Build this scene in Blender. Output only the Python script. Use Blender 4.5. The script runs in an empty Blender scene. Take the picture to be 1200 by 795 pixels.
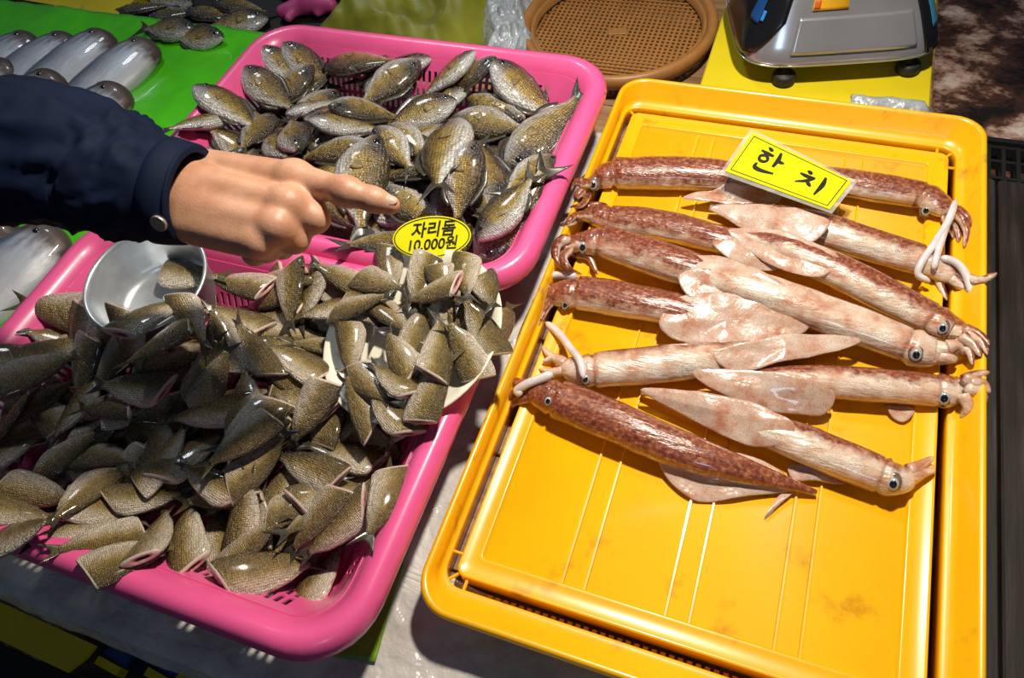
import bpy, bmesh, math, random
import numpy as np
from mathutils import Vector, Matrix, noise

S = bpy.context.scene
COL = S.collection

# ------------------------------------------------------------------ camera, world, lamps, exposure
cam_data = bpy.data.cameras.new('camera')
cam_data.sensor_width = 36.0
cam_data.lens = 26.184
cam_data.clip_start = 0.02
cam = bpy.data.objects.new('camera', cam_data)
COL.objects.link(cam)
cam.matrix_world = Matrix(((0.9384, -0.2134, 0.2717, 0.0),
                           (0.3290, 0.7924, -0.5137, 0.0),
                           (-0.1057, 0.5714, 0.8138, 0.67),
                           (0, 0, 0, 1)))
S.camera = cam

world = bpy.data.worlds.new('world')
S.world = world
world.use_nodes = True
bg = world.node_tree.nodes['Background']
bg.inputs['Color'].default_value = (0.45, 0.62, 1.0, 1)
bg.inputs['Strength'].default_value = 0.045

def lamp(name, loc, target, power, color, size, spot=None, blend=0.6):
    d = bpy.data.lights.new(name, 'SPOT' if spot else 'AREA')
    d.energy = power
    d.color = color
    if spot:
        d.spot_size = math.radians(spot)
        d.spot_blend = blend
        d.shadow_soft_size = size
    else:
        d.shape = 'DISK'
        d.size = size
    o = bpy.data.objects.new(name, d)
    COL.objects.link(o)
    o.location = loc
    o.rotation_euler = (Vector(target) - Vector(loc)).to_track_quat('-Z', 'Y').to_euler()
    return o

lamp('stall_bulb', (-0.02, 0.66, 0.97), (-0.08, 0.36, 0.0), 58.0, (1.0, 0.90, 0.77), 0.035, spot=118, blend=0.9)
lamp('green_sheet_fill', (-1.2, 1.5, 1.7), (-0.9, 0.7, 0.0), 9.0, (0.85, 0.93, 1.0), 0.35)  # added fill from the back left to brighten the green sheet, no known source

lamp('aisle_tube', (0.35, -1.3, 1.5), (0.0, 0.7, 0.0), 2.2, (0.60, 0.78, 1.0), 0.30)

S.view_settings.view_transform = 'Standard'
S.view_settings.look = 'None'
S.view_settings.gamma = 1.0
S.view_settings.use_curve_mapping = False
S.view_settings.exposure = 0.0

# ------------------------------------------------------------------ helpers: materials
def new_mat(name):
    m = bpy.data.materials.new(name)
    m.use_nodes = True
    nt = m.node_tree
    return m, nt, nt.nodes['Principled BSDF'], nt.nodes, nt.links

def N(nt, kind, **kw):
    n = nt.nodes.new(kind)
    for k, v in kw.items():
        if k in n.inputs:
            n.inputs[k].default_value = v
        else:
            setattr(n, k, v)
    return n

def coords(nt, which='Object', scale=(1, 1, 1)):
    t = nt.nodes.new('ShaderNodeTexCoord')
    mp = nt.nodes.new('ShaderNodeMapping')
    mp.inputs['Scale'].default_value = scale
    nt.links.new(t.outputs[which], mp.inputs['Vector'])
    return mp.outputs['Vector']

def noise_tex(nt, vec, scale, detail=4, rough=0.55):
    n = N(nt, 'ShaderNodeTexNoise')
    n.inputs['Scale'].default_value = scale
    n.inputs['Detail'].default_value = detail
    n.inputs['Roughness'].default_value = rough
    nt.links.new(vec, n.inputs['Vector'])
    return n.outputs['Fac']

def ramp(nt, fac, stops, interp='LINEAR'):
    r = nt.nodes.new('ShaderNodeValToRGB')
    cr = r.color_ramp
    cr.interpolation = interp
    while len(cr.elements) < len(stops):
        cr.elements.new(0.5)
    for e, (p, c) in zip(cr.elements, stops):
        e.position = p
        e.color = (c[0], c[1], c[2], 1) if not isinstance(c, (int, float)) else (c, c, c, 1)
    nt.links.new(fac, r.inputs['Fac'])
    return r.outputs['Color']

def mix(nt, fac, a, b, blend='MIX'):
    m = nt.nodes.new('ShaderNodeMix')
    m.data_type = 'RGBA'
    m.blend_type = blend
    for sock, v in ((m.inputs[0], fac), (m.inputs[6], a), (m.inputs[7], b)):
        if hasattr(v, 'node'):
            nt.links.new(v, sock)
        elif isinstance(v, (int, float)):
            sock.default_value = v
        else:
            sock.default_value = (v[0], v[1], v[2], 1)
    return m.outputs[2]

def math_n(nt, op, a, b=0.0, c=0.0, clamp=False):
    m = nt.nodes.new('ShaderNodeMath')
    m.operation = op
    m.use_clamp = clamp
    for i, v in enumerate((a, b, c)):
        if hasattr(v, 'node'):
            nt.links.new(v, m.inputs[i])
        else:
            m.inputs[i].default_value = v
    return m.outputs[0]

def bump(nt, b, height, strength=0.3, dist=0.002):
    n = nt.nodes.new('ShaderNodeBump')
    n.inputs['Strength'].default_value = strength
    n.inputs['Distance'].default_value = dist
    nt.links.new(height, n.inputs['Height'])
    nt.links.new(n.outputs['Normal'], b.inputs['Normal'])

def plain(name, col, rough=0.4, metal=0.0, coat=0.0, var=0.12, nscale=30, bstr=0.0, bdist=0.001, spec=0.5, dirt=None, dscale=14, dlo=0.58, dhi=0.72, alpha=1.0):
    m, nt, b, nd, ln = new_mat(name)
    v = coords(nt)
    f = noise_tex(nt, v, nscale)
    dark = tuple(c * (1 - var) for c in col)
    lite = tuple(min(1, c * (1 + var)) for c in col)
    c = ramp(nt, f, [(0.3, dark), (0.7, lite)])
    if dirt:
        g = noise_tex(nt, v, dscale, 6, 0.65)
        c = mix(nt, ramp(nt, g, [(dlo, 0.0), (dhi, 0.85)]), c, dirt)
    ln.new(c, b.inputs['Base Color'])
    b.inputs['Roughness'].default_value = rough
    b.inputs['Metallic'].default_value = metal
    b.inputs['Coat Weight'].default_value = coat
    b.inputs['Coat Roughness'].default_value = 0.12
    b.inputs['Specular IOR Level'].default_value = spec
    b.inputs['Alpha'].default_value = alpha
    if bstr:
        bump(nt, b, noise_tex(nt, v, nscale * 2.0), bstr, bdist)
    return m

# ------------------------------------------------------------------ helpers: geometry
def tag(o, label=None, cat=None, group=None, kind=None):
    if label: o['label'] = label
    if cat: o['category'] = cat
    if group: o['group'] = group
    if kind: o['kind'] = kind
    return o

def empty(name, loc=(0, 0, 0), rot=(0, 0, 0)):
    o = bpy.data.objects.new(name, None)
    o.empty_display_size = 0.02
    COL.objects.link(o)
    o.location = loc
    o.rotation_euler = rot
    return o

def mesh_obj(name, me, mat=None, parent=None):
    if mat is not None and not me.materials:
        me.materials.append(mat)
    o = bpy.data.objects.new(name, me)
    COL.objects.link(o)
    if parent is not None:
        o.parent = parent
    return o

class MB:
    """collects vertices, faces and UVs of one mesh"""
    def __init__(self):
        self.v, self.f, self.uv = [], [], []
    def add(self, vs, fs, uvs=None):
        o = len(self.v)
        self.v += [tuple(p) for p in vs]
        self.f += [tuple(i + o for i in f) for f in fs]
        self.uv += list(uvs) if uvs is not None else [(0, 0)] * len(vs)
    def mesh(self, name, smooth=True):
        me = bpy.data.meshes.new(name)
        me.from_pydata(self.v, [], self.f)
        uvl = me.uv_layers.new(name='UVMap')
        for lp in me.loops:
            uvl.data[lp.index].uv = self.uv[lp.vertex_index]
        bm = bmesh.new(); bm.from_mesh(me)
        bmesh.ops.recalc_face_normals(bm, faces=bm.faces)
        bm.to_mesh(me); bm.free()
        if smooth:
            me.polygons.foreach_set('use_smooth', [True] * len(me.polygons))
        me.update()
        return me
    def build(self, name, mat, parent=None, smooth=True):
        return mesh_obj(name, self.mesh(name, smooth), mat, parent)

def loft(mb, rings, closed=True, cap0=True, cap1=True, uvs=None):
    n = len(rings[0]); vs = []; fs = []; uu = []
    for i, r in enumerate(rings):
        vs += r
        for j in range(n):
            uu.append(uvs[i][j] if uvs else (i / (len(rings) - 1), j / n))
    for i in range(len(rings) - 1):
        for j in range(n if closed else n - 1):
            a = i * n + j; b = i * n + (j + 1) % n
            fs.append((a, b, b + n, a + n))
    if cap0: fs.append(tuple(range(n))[::-1])
    if cap1: fs.append(tuple(range((len(rings) - 1) * n, len(rings) * n)))
    mb.add(vs, fs, uu)

def sheet(mb, grid, d, th):
    """closed thin sheet from a grid of points; d = thickness direction"""
    ni, nj = len(grid), len(grid[0])
    d = Vector(d).normalized()
    vs = []; uu = []
    for s in (1, -1):
        for i in range(ni):
            for j in range(nj):
                t = th if isinstance(th, (int, float)) else th(i / (ni - 1), j / (nj - 1))
                vs.append(Vector(grid[i][j]) + d * (s * t / 2)); uu.append((i / (ni - 1), j / (nj - 1)))
    fs = []; o = ni * nj
    for i in range(ni - 1):
        for j in range(nj - 1):
            a = i * nj + j
            fs.append((a, a + 1, a + nj + 1, a + nj))
            fs.append((o + a, o + a + nj, o + a + nj + 1, o + a + 1))
    edge = [(i, 0) for i in range(ni)] + [(ni - 1, j) for j in range(1, nj)] + [(i, nj - 1) for i in range(ni - 2, -1, -1)] + [(0, j) for j in range(nj - 2, 0, -1)]
    for k in range(len(edge)):
        a = edge[k][0] * nj + edge[k][1]; b = edge[(k + 1) % len(edge)][0] * nj + edge[(k + 1) % len(edge)][1]
        fs.append((a, b, o + b, o + a))
    mb.add(vs, fs, uu)

def box(mb, x0, x1, y0, y1, z0, z1, bev=0.0):
    if bev <= 0:
        vs = [(x, y, z) for z in (z0, z1) for (x, y) in ((x0, y0), (x1, y0), (x1, y1), (x0, y1))]
        mb.add(vs, [(0, 3, 2, 1), (4, 5, 6, 7), (0, 1, 5, 4), (1, 2, 6, 5), (2, 3, 7, 6), (3, 0, 4, 7)])
        return
    b = bev
    def rr(i): return [(x0 + i, y0 + i + b), (x0 + i + b, y0 + i), (x1 - i - b, y0 + i), (x1 - i, y0 + i + b), (x1 - i, y1 - i - b), (x1 - i - b, y1 - i), (x0 + i + b, y1 - i), (x0 + i, y1 - i - b)]
    rings = [[(x, y, z0) for x, y in rr(b * .6)], [(x, y, z0 + b * .6) for x, y in rr(0)], [(x, y, z1 - b * .6) for x, y in rr(0)], [(x, y, z1) for x, y in rr(b * .6)]]
    loft(mb, rings)

def catmull(pts, n):
    """n points on a smooth curve through pts (tuples of any length)"""
    P = [np.array(p, float) for p in pts]
    P = [2 * P[0] - P[1]] + P + [2 * P[-1] - P[-2]]
    seg = len(P) - 3; out = []
    for k in range(n):
        t = k / (n - 1) * seg; i = min(int(t), seg - 1); t -= i
        a, b, c, d = P[i:i + 4]
        out.append(.5 * (2 * b + (c - a) * t + (2 * a - 5 * b + 4 * c - d) * t * t + (3 * b - a - 3 * c + d) * t ** 3))
    return out

def tube(mb, pts, radii, n=40, seg=12, flat=1.0, up=(0, 0, 1), round_ends=True, uv0=0.0):
    """smooth tapered tube through pts"""
    q = catmull([tuple(p) + (r,) for p, r in zip(pts, radii)], n)
    rings = []; uvs = []
    for i in range(n):
        c = Vector(q[i][:3]); r = max(q[i][3], 1e-5)
        t = Vector(q[min(i + 1, n - 1)][:3]) - Vector(q[max(i - 1, 0)][:3])
        t.normalize()
        u = Vector(up)
        s = t.cross(u)
        if s.length < 1e-4: s = Vector((1, 0, 0))
        s.normalize(); w = s.cross(t).normalized()
        k = 1.0
        if round_ends:
            e = min(i, n - 1 - i)
            k = (0.35, 0.75, 0.93)[e] if e < 3 else 1.0
        rings.append([c + s * (math.cos(a) * r * k) + w * (math.sin(a) * r * k * flat) for a in [2 * math.pi * j / seg for j in range(seg)]])
        uvs.append([(i / (n - 1), j / seg) for j in range(seg)])
    loft(mb, rings, uvs=uvs)

def rrect(x0, x1, y0, y1, r, nc=10, ns=1):
    """rounded rectangle, counter-clockwise; nc points per corner, ns segments per straight side"""
    pts = []
    cs = [((x1 - r, y0 + r), -90), ((x1 - r, y1 - r), 0), ((x0 + r, y1 - r), 90), ((x0 + r, y0 + r), 180)]
    for i, ((cx, cy), a0) in enumerate(cs):
        for k in range(nc + 1):
            a = math.radians(a0 + 90 * k / nc)
            pts.append((cx + r * math.cos(a), cy + r * math.sin(a)))
        if ns > 1:
            (nx, ny), na = cs[(i + 1) % 4]
            a = math.radians(na)
            q = (nx + r * math.cos(a), ny + r * math.sin(a)); p = pts[-1]
            for k in range(1, ns):
                t = k / ns
                pts.append((p[0] + (q[0] - p[0]) * t, p[1] + (q[1] - p[1]) * t))
    return pts

# ------------------------------------------------------------------ materials
def wood_mat(name, c1, c2, c3, rough=0.55, scale=(3, 40, 3)):
    m, nt, b, nd, ln = new_mat(name)
    v = coords(nt, 'Object', scale)
    f = noise_tex(nt, v, 2.2, 8, 0.6)
    c = ramp(nt, f, [(0.3, c1), (0.52, c2), (0.75, c3)])
    g = noise_tex(nt, coords(nt), 9, 5)
    c = mix(nt, ramp(nt, g, [(0.5, 0.0), (0.75, 0.6)]), c, c1)
    ln.new(c, b.inputs['Base Color'])
    b.inputs['Roughness'].default_value = rough
    bump(nt, b, f, 0.3, 0.001)
    return m

M = {}
M['table_wood'] = wood_mat('table_wood', (0.10, 0.05, 0.02), (0.26, 0.145, 0.065), (0.40, 0.25, 0.13))
M['dark_wood'] = wood_mat('dark_wood', (0.006, 0.005, 0.004), (0.022, 0.017, 0.014), (0.05, 0.04, 0.035), 0.45, (40, 3, 3))
M['pink'] = plain('pink_plastic', (0.80, 0.105, 0.30), 0.34, coat=0.25, var=0.06, nscale=18, bstr=0.06)
M['yellow_tray'] = plain('orange_yellow_plastic', (0.92, 0.45, 0.002), 0.33, coat=0.35, var=0.05, nscale=10, bstr=0.10, bdist=0.0008, dirt=(0.13, 0.06, 0.01), dscale=26, dlo=0.585, dhi=0.82)
M['yellow_board'] = plain('yellow_board', (0.62, 0.50, 0.01), 0.4, var=0.06, nscale=12, dirt=(0.2, 0.15, 0.01), dscale=30, dlo=0.64, dhi=0.9)
M['crate_yellow'] = plain('crate_yellow', (0.66, 0.50, 0.012), 0.45, var=0.08, nscale=16, dirt=(0.16, 0.11, 0.01))
M['crate_blue'] = plain('crate_blue', (0.008, 0.06, 0.22), 0.4)
M['white_plate'] = plain('white_plate', (0.80, 0.78, 0.64), 0.35, coat=0.2, var=0.03)
M['steel'] = plain('brushed_steel', (0.66, 0.70, 0.73), 0.33, metal=0.75, var=0.10, nscale=60)
M['chrome'] = plain('chrome_plastic', (0.55, 0.56, 0.58), 0.20, metal=0.7, var=0.12, nscale=8)
M['black_gloss'] = plain('black_gloss', (0.008, 0.008, 0.010), 0.15, coat=0.4)
M['black_rubber'] = plain('black_rubber', (0.010, 0.010, 0.010), 0.6)
M['screen_blue'] = plain('blue_sticker', (0.03, 0.22, 0.60), 0.25)
M['cyan_label'] = plain('cyan_label', (0.04, 0.20, 0.30), 0.35)
M['orange_label'] = plain('orange_label', (0.62, 0.33, 0.01), 0.4)
M['red_label'] = plain('red_label', (0.50, 0.10, 0.01), 0.4)
M['brown_plastic'] = plain('brown_plastic', (0.30, 0.135, 0.035), 0.45, var=0.12, nscale=40)
M['ink'] = plain('black_ink', (0.012, 0.012, 0.010), 0.45)
M['sign_yellow'] = plain('sign_yellow', (0.86, 0.80, 0.006), 0.3, coat=0.5, var=0.02)
M['navy'] = plain('navy_cloth', (0.0028, 0.0075, 0.0240), 0.75, var=0.25, nscale=22, bstr=0.2, bdist=0.001, spec=0.15)
M['snap'] = plain('snap_metal', (0.55, 0.50, 0.42), 0.35, metal=0.9)
M['fin_dark'] = plain('dark_fin', (0.050, 0.042, 0.030), 0.35, coat=0.5, var=0.4, nscale=20)
M['fin_olive'] = plain('olive_fin', (0.085, 0.068, 0.030), 0.35, coat=0.5, var=0.4, nscale=20)
M['fin_gold'] = plain('gold_fin', (0.20, 0.145, 0.055), 0.4, coat=0.4, var=0.4, nscale=20)
M['eye_dark'] = plain('fish_eye', (0.008, 0.008, 0.010), 0.08, coat=1.0)
M['squid_eye'] = plain('squid_eye', (0.34, 0.37, 0.37), 0.15, coat=1.0)
M['eye_rim'] = plain('eye_rim', (0.15, 0.095, 0.080), 0.2, coat=1.0, var=0.6, nscale=160)
M['pupil'] = plain('pupil', (0.006, 0.008, 0.012), 0.10, coat=1.0)
M['tentacle'] = plain('tentacle_flesh', (0.66, 0.62, 0.62), 0.22, coat=0.8, var=0.15, nscale=50, bstr=0.3, bdist=0.001)
M['black_grate'] = plain('black_grate', (0.012, 0.013, 0.014), 0.5)
M['sack'] = plain('woven_sack', (0.17, 0.18, 0.012), 0.5, var=0.35, nscale=14)
M['pink_cloth'] = plain('pink_rubber', (0.42, 0.05, 0.20), 0.5, bstr=0.3)

def skin_fish(name, kind):
    m, nt, b, nd, ln = new_mat(name)
    uv = N(nt, 'ShaderNodeTexCoord').outputs['UV']
    sep = N(nt, 'ShaderNodeSeparateXYZ'); ln.new(uv, sep.inputs[0])
    u, v = sep.outputs['X'], sep.outputs['Y']
    oc = coords(nt)
    nz = noise_tex(nt, oc, 7, 4)
    vv = math_n(nt, 'ADD', v, math_n(nt, 'MULTIPLY', math_n(nt, 'SUBTRACT', nz, 0.5), 0.35))
    info = N(nt, 'ShaderNodeObjectInfo')
    rnd = info.outputs['Random']
    sc = coords(nt, 'Object', (50, 40, 44))
    vor = N(nt, 'ShaderNodeTexVoronoi'); vor.inputs['Scale'].default_value = 1.0
    vor.inputs['Randomness'].default_value = 0.35
    ln.new(sc, vor.inputs['Vector'])
    d = vor.outputs['Distance']
    if kind == 'headless':
        c = ramp(nt, vv, [(0.05, (0.88, 0.77, 0.62)), (0.34, (0.66, 0.54, 0.37)), (0.48, (0.42, 0.295, 0.10)), (0.64, (0.22, 0.14, 0.024)), (0.94, (0.075, 0.048, 0.010))])
        c = mix(nt, math_n(nt, 'MULTIPLY', rnd, 0.30), c, (0.37, 0.27, 0.12))
        edge = ramp(nt, d, [(0.25, 1.0), (0.62, 0.55)])
        c = mix(nt, 1.0, c, edge, 'MULTIPLY')
        tailw = ramp(nt, u, [(0.22, 1.0), (0.5, 0.0)])
        c = mix(nt, math_n(nt, 'MULTIPLY', tailw, 0.7), c, (0.13, 0.095, 0.025))
    else:
        c = ramp(nt, vv, [(0.08, (0.80, 0.79, 0.75)), (0.26, (0.58, 0.52, 0.40)), (0.38, (0.48, 0.33, 0.055)), (0.62, (0.27, 0.165, 0.018)), (0.88, (0.045, 0.030, 0.010))])
        c = mix(nt, math_n(nt, 'MULTIPLY', rnd, 0.35), c, (0.13, 0.095, 0.04))
        edge = ramp(nt, d, [(0.25, 1.0), (0.70, 0.38)])
        c = mix(nt, 1.0, c, edge, 'MULTIPLY')
        headw = ramp(nt, u, [(0.74, 0.0), (0.82, 1.0)])
        headc = ramp(nt, vv, [(0.12, (0.50, 0.50, 0.50)), (0.42, (0.15, 0.125, 0.09)), (0.70, (0.025, 0.021, 0.018))])
        c = mix(nt, headw, c, headc)
    ln.new(c, b.inputs['Base Color'])
    b.inputs['Roughness'].default_value = 0.30
    b.inputs['Metallic'].default_value = 0.12
    b.inputs['Coat Weight'].default_value = 1.0
    b.inputs['Coat Roughness'].default_value = 0.10
    rough_n = noise_tex(nt, oc, 26, 4, 0.7)
    hh = math_n(nt, 'ADD', math_n(nt, 'MULTIPLY', d, -1.0), math_n(nt, 'ADD', math_n(nt, 'MULTIPLY', nz, 1.6), math_n(nt, 'MULTIPLY', rough_n, 1.8)))
    bump(nt, b, hh, 1.0, 0.0012)
    ln.new(ramp(nt, vor.outputs['Color'], [(0.2, 0.20), (0.9, 0.42)]), b.inputs['Roughness'])
    b.inputs['Coat Weight'].default_value = 0.6
    b.inputs['Specular IOR Level'].default_value = 0.8
    return m
M['skin_headless'] = skin_fish('headless_fish_skin', 'headless')
M['skin_whole'] = skin_fish('olive_fish_skin', 'whole')

def cut_mat():
    m, nt, b, nd, ln = new_mat('cut_flesh')
    uv = N(nt, 'ShaderNodeTexCoord').outputs['UV']
    sep = N(nt, 'ShaderNodeSeparateXYZ'); ln.new(uv, sep.inputs[0])
    nz = noise_tex(nt, coords(nt), 22, 4)
    r = math_n(nt, 'ADD', sep.outputs['X'], math_n(nt, 'MULTIPLY', math_n(nt, 'SUBTRACT', nz, 0.5), 0.3))
    c = ramp(nt, r, [(0.0, (0.03, 0.006, 0.006)), (0.26, (0.12, 0.020, 0.018)), (0.42, (0.46, 0.20, 0.17)), (0.7, (0.60, 0.40, 0.34)), (0.97, (0.52, 0.42, 0.35))])
    ln.new(c, b.inputs['Base Color'])
    b.inputs['Roughness'].default_value = 0.32
    b.inputs['Coat Weight'].default_value = 0.6
    bump(nt, b, nz, 0.5, 0.0015)
    return m
M['cut'] = cut_mat()

def silver_mat():
    m, nt, b, nd, ln = new_mat('silver_fish_skin')
    uv = N(nt, 'ShaderNodeTexCoord').outputs['UV']
    sep = N(nt, 'ShaderNodeSeparateXYZ'); ln.new(uv, sep.inputs[0])
    nz = noise_tex(nt, coords(nt, 'Object', (4, 14, 14)), 1.6, 5)
    vv = math_n(nt, 'ADD', sep.outputs['Y'], math_n(nt, 'MULTIPLY', math_n(nt, 'SUBTRACT', nz, 0.5), 0.5))
    c = ramp(nt, vv, [(0.1, (0.55, 0.57, 0.60)), (0.5, (0.44, 0.47, 0.53)), (0.78, (0.17, 0.20, 0.27)), (1.0, (0.04, 0.04, 0.05))])
    snout = ramp(nt, math_n(nt, 'ADD', sep.outputs['X'], math_n(nt, 'MULTIPLY', math_n(nt, 'SUBTRACT', nz, 0.5), 0.25)), [(0.80, 0.0), (0.90, 0.95)])
    c = mix(nt, snout, c, (0.075, 0.045, 0.035))
    ln.new(c, b.inputs['Base Color'])
    b.inputs['Roughness'].default_value = 0.35
    b.inputs['Metallic'].default_value = 0.25
    b.inputs['Coat Weight'].default_value = 0.4
    bump(nt, b, nz, 0.4, 0.003)
    b.inputs['Roughness'].default_value = 0.5
    return m
M['silver'] = silver_mat()

def squid_mat():
    """colour of the object: R = how pale, G = where round the body the brown back lies"""
    m, nt, b, nd, ln = new_mat('squid_skin')
    uv = N(nt, 'ShaderNodeTexCoord').outputs['UV']
    sep = N(nt, 'ShaderNodeSeparateXYZ'); ln.new(uv, sep.inputs[0])
    info = N(nt, 'ShaderNodeObjectInfo')
    sc = N(nt, 'ShaderNodeSeparateColor'); ln.new(info.outputs['Color'], sc.inputs[0])
    pale, v0 = sc.outputs[0], sc.outputs[1]
    oc = coords(nt)
    nz = noise_tex(nt, oc, 42, 6, 0.65)
    ang = math_n(nt, 'MULTIPLY', math_n(nt, 'SUBTRACT', sep.outputs['Y'], v0), 2 * math.pi)
    back = math_n(nt, 'MULTIPLY_ADD', math_n(nt, 'COSINE', ang), 0.5, 0.5)
    back = math_n(nt, 'ADD', back, math_n(nt, 'MULTIPLY', math_n(nt, 'SUBTRACT', nz, 0.5), 1.0))
    back = math_n(nt, 'SUBTRACT', back, math_n(nt, 'MULTIPLY', pale, 0.75))
    fac = ramp(nt, back, [(0.26, 0.0), (0.48, 1.0)])
    fine = noise_tex(nt, oc, 240, 3, 0.6)
    brown = ramp(nt, fine, [(0.27, (0.085, 0.020, 0.012)), (0.49, (0.225, 0.060, 0.030)), (0.64, (0.38, 0.145, 0.068)), (0.82, (0.60, 0.37, 0.19))])
    palec = ramp(nt, noise_tex(nt, oc, 38, 3), [(0.3, (0.46, 0.185, 0.105)), (0.45, (0.62, 0.43, 0.31)), (0.64, (0.75, 0.66, 0.55))])
    c = mix(nt, fac, palec, brown)
    vor = N(nt, 'ShaderNodeTexVoronoi'); vor.inputs['Scale'].default_value = 620
    ln.new(oc, vor.inputs['Vector'])
    dots = ramp(nt, vor.outputs['Distance'], [(0.20, 0.75), (0.36, 0.0)])
    dmask = math_n(nt, 'MULTIPLY', dots, ramp(nt, nz, [(0.40, 0.15), (0.62, 1.0)]))
    c = mix(nt, dmask, c, (0.11, 0.030, 0.022))
    ln.new(c, b.inputs['Base Color'])
    b.inputs['Roughness'].default_value = 0.30
    b.inputs['Coat Weight'].default_value = 1.0
    b.inputs['Coat Roughness'].default_value = 0.07
    b.inputs['Subsurface Weight'].default_value = 0.12
    b.inputs['Subsurface Radius'].default_value = (0.006, 0.003, 0.002)
    b.inputs['Subsurface Scale'].default_value = 1.0
    wr = noise_tex(nt, coords(nt, 'Object', (28, 110, 110)), 1.0, 4, 0.55)
    bump(nt, b, wr, 0.55, 0.005)
    return m
M['squid'] = squid_mat()

def fin_mat():
    m, nt, b, nd, ln = new_mat('squid_fin')
    oc = coords(nt)
    nz = noise_tex(nt, oc, 45, 5, 0.6)
    c = ramp(nt, nz, [(0.30, (0.48, 0.17, 0.08)), (0.46, (0.62, 0.40, 0.29)), (0.66, (0.70, 0.57, 0.47))])
    vor = N(nt, 'ShaderNodeTexVoronoi'); vor.inputs['Scale'].default_value = 600
    ln.new(oc, vor.inputs['Vector'])
    c = mix(nt, ramp(nt, vor.outputs['Distance'], [(0.18, 0.5), (0.34, 0.0)]), c, (0.16, 0.05, 0.035))
    ln.new(c, b.inputs['Base Color'])
    b.inputs['Roughness'].default_value = 0.25
    b.inputs['Coat Weight'].default_value = 1.0
    b.inputs['Coat Roughness'].default_value = 0.08
    b.inputs['Alpha'].default_value = 0.86
    bump(nt, b, noise_tex(nt, oc, 60, 3), 0.4, 0.004)
    return m
M['squid_fin'] = fin_mat()

def skin_mat():
    m, nt, b, nd, ln = new_mat('hand_skin')
    oc = coords(nt)
    nz = noise_tex(nt, oc, 40, 5)
    c = ramp(nt, nz, [(0.3, (0.40, 0.185, 0.105)), (0.55, (0.50, 0.265, 0.16)), (0.75, (0.56, 0.32, 0.205))])
    ln.new(c, b.inputs['Base Color'])
    b.inputs['Roughness'].default_value = 0.48
    b.inputs['Subsurface Weight'].default_value = 0.10
    b.inputs['Subsurface Radius'].default_value = (0.008, 0.003, 0.0015)
    b.inputs['Subsurface Scale'].default_value = 1.0
    vor = N(nt, 'ShaderNodeTexVoronoi'); vor.inputs['Scale'].default_value = 420
    ln.new(oc, vor.inputs['Vector'])
    bump(nt, b, math_n(nt, 'ADD', vor.outputs['Distance'], math_n(nt, 'MULTIPLY', nz, 4.0)), 0.10, 0.0010)
    return m
M['skin'] = skin_mat()
M['nail'] = plain('nail', (0.60, 0.36, 0.27), 0.25, coat=0.4, var=0.03)

def film(name, col, alpha_lo, alpha_hi, rough, nscale, bstr, bdist, crease=60):
    m, nt, b, nd, ln = new_mat(name)
    oc = coords(nt)
    f = noise_tex(nt, oc, nscale, 5, 0.6)
    ln.new(ramp(nt, f, [(0.35, alpha_lo), (0.65, alpha_hi)]), b.inputs['Alpha'])
    c = ramp(nt, noise_tex(nt, oc, nscale * 2.3, 4), [(0.3, tuple(x * .75 for x in col)), (0.7, col)])
    ln.new(c, b.inputs['Base Color'])
    b.inputs['Roughness'].default_value = rough
    b.inputs['Coat Weight'].default_value = 0.8
    b.inputs['Coat Roughness'].default_value = 0.05
    v = noise_tex(nt, oc, crease, 3, 0.5)
    bump(nt, b, v, bstr, bdist)
    return m
M['clear_sheet'] = film('clear_plastic_sheet', (0.86, 0.83, 0.78), 0.45, 0.92, 0.25, 11, 0.8, 0.006, 55)
M['green_sheet'] = film('green_plastic', (0.10, 0.72, 0.006), 0.98, 1.0, 0.25, 6, 0.6, 0.010, 14)
M['green_strip'] = film('green_strip', (0.20, 0.36, 0.02), 0.95, 1.0, 0.3, 10, 0.5, 0.006, 30)
M['grey_bag'] = film('grey_bag', (0.42, 0.47, 0.50), 0.75, 0.95, 0.3, 15, 1.0, 0.01, 40)
M['laminate'] = film('laminate', (0.75, 0.75, 0.70), 0.18, 0.40, 0.12, 20, 0.3, 0.002, 60)

def floor_mat():
    m, nt, b, nd, ln = new_mat('wet_floor')
    oc = coords(nt, 'Object', (7, 9, 1))
    f = noise_tex(nt, oc, 1.4, 9, 0.68)
    c = ramp(nt, f, [(0.40, (0.012, 0.008, 0.006)), (0.50, (0.10, 0.045, 0.028)), (0.55, (0.42, 0.25, 0.18)), (0.62, (0.80, 0.64, 0.54))])
    ln.new(c, b.inputs['Base Color'])
    ln.new(ramp(nt, f, [(0.4, 0.5), (0.6, 0.18)]), b.inputs['Roughness'])
    bump(nt, b, f, 0.6, 0.01)
    return m
M['floor'] = floor_mat()

# ------------------------------------------------------------------ the setting: floor, table, planks
mb = MB(); box(mb, -2.6, 2.6, -1.6, 3.2, -0.12, -0.10)
tag(mb.build('floor', M['floor'], smooth=False), kind='structure')

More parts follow.
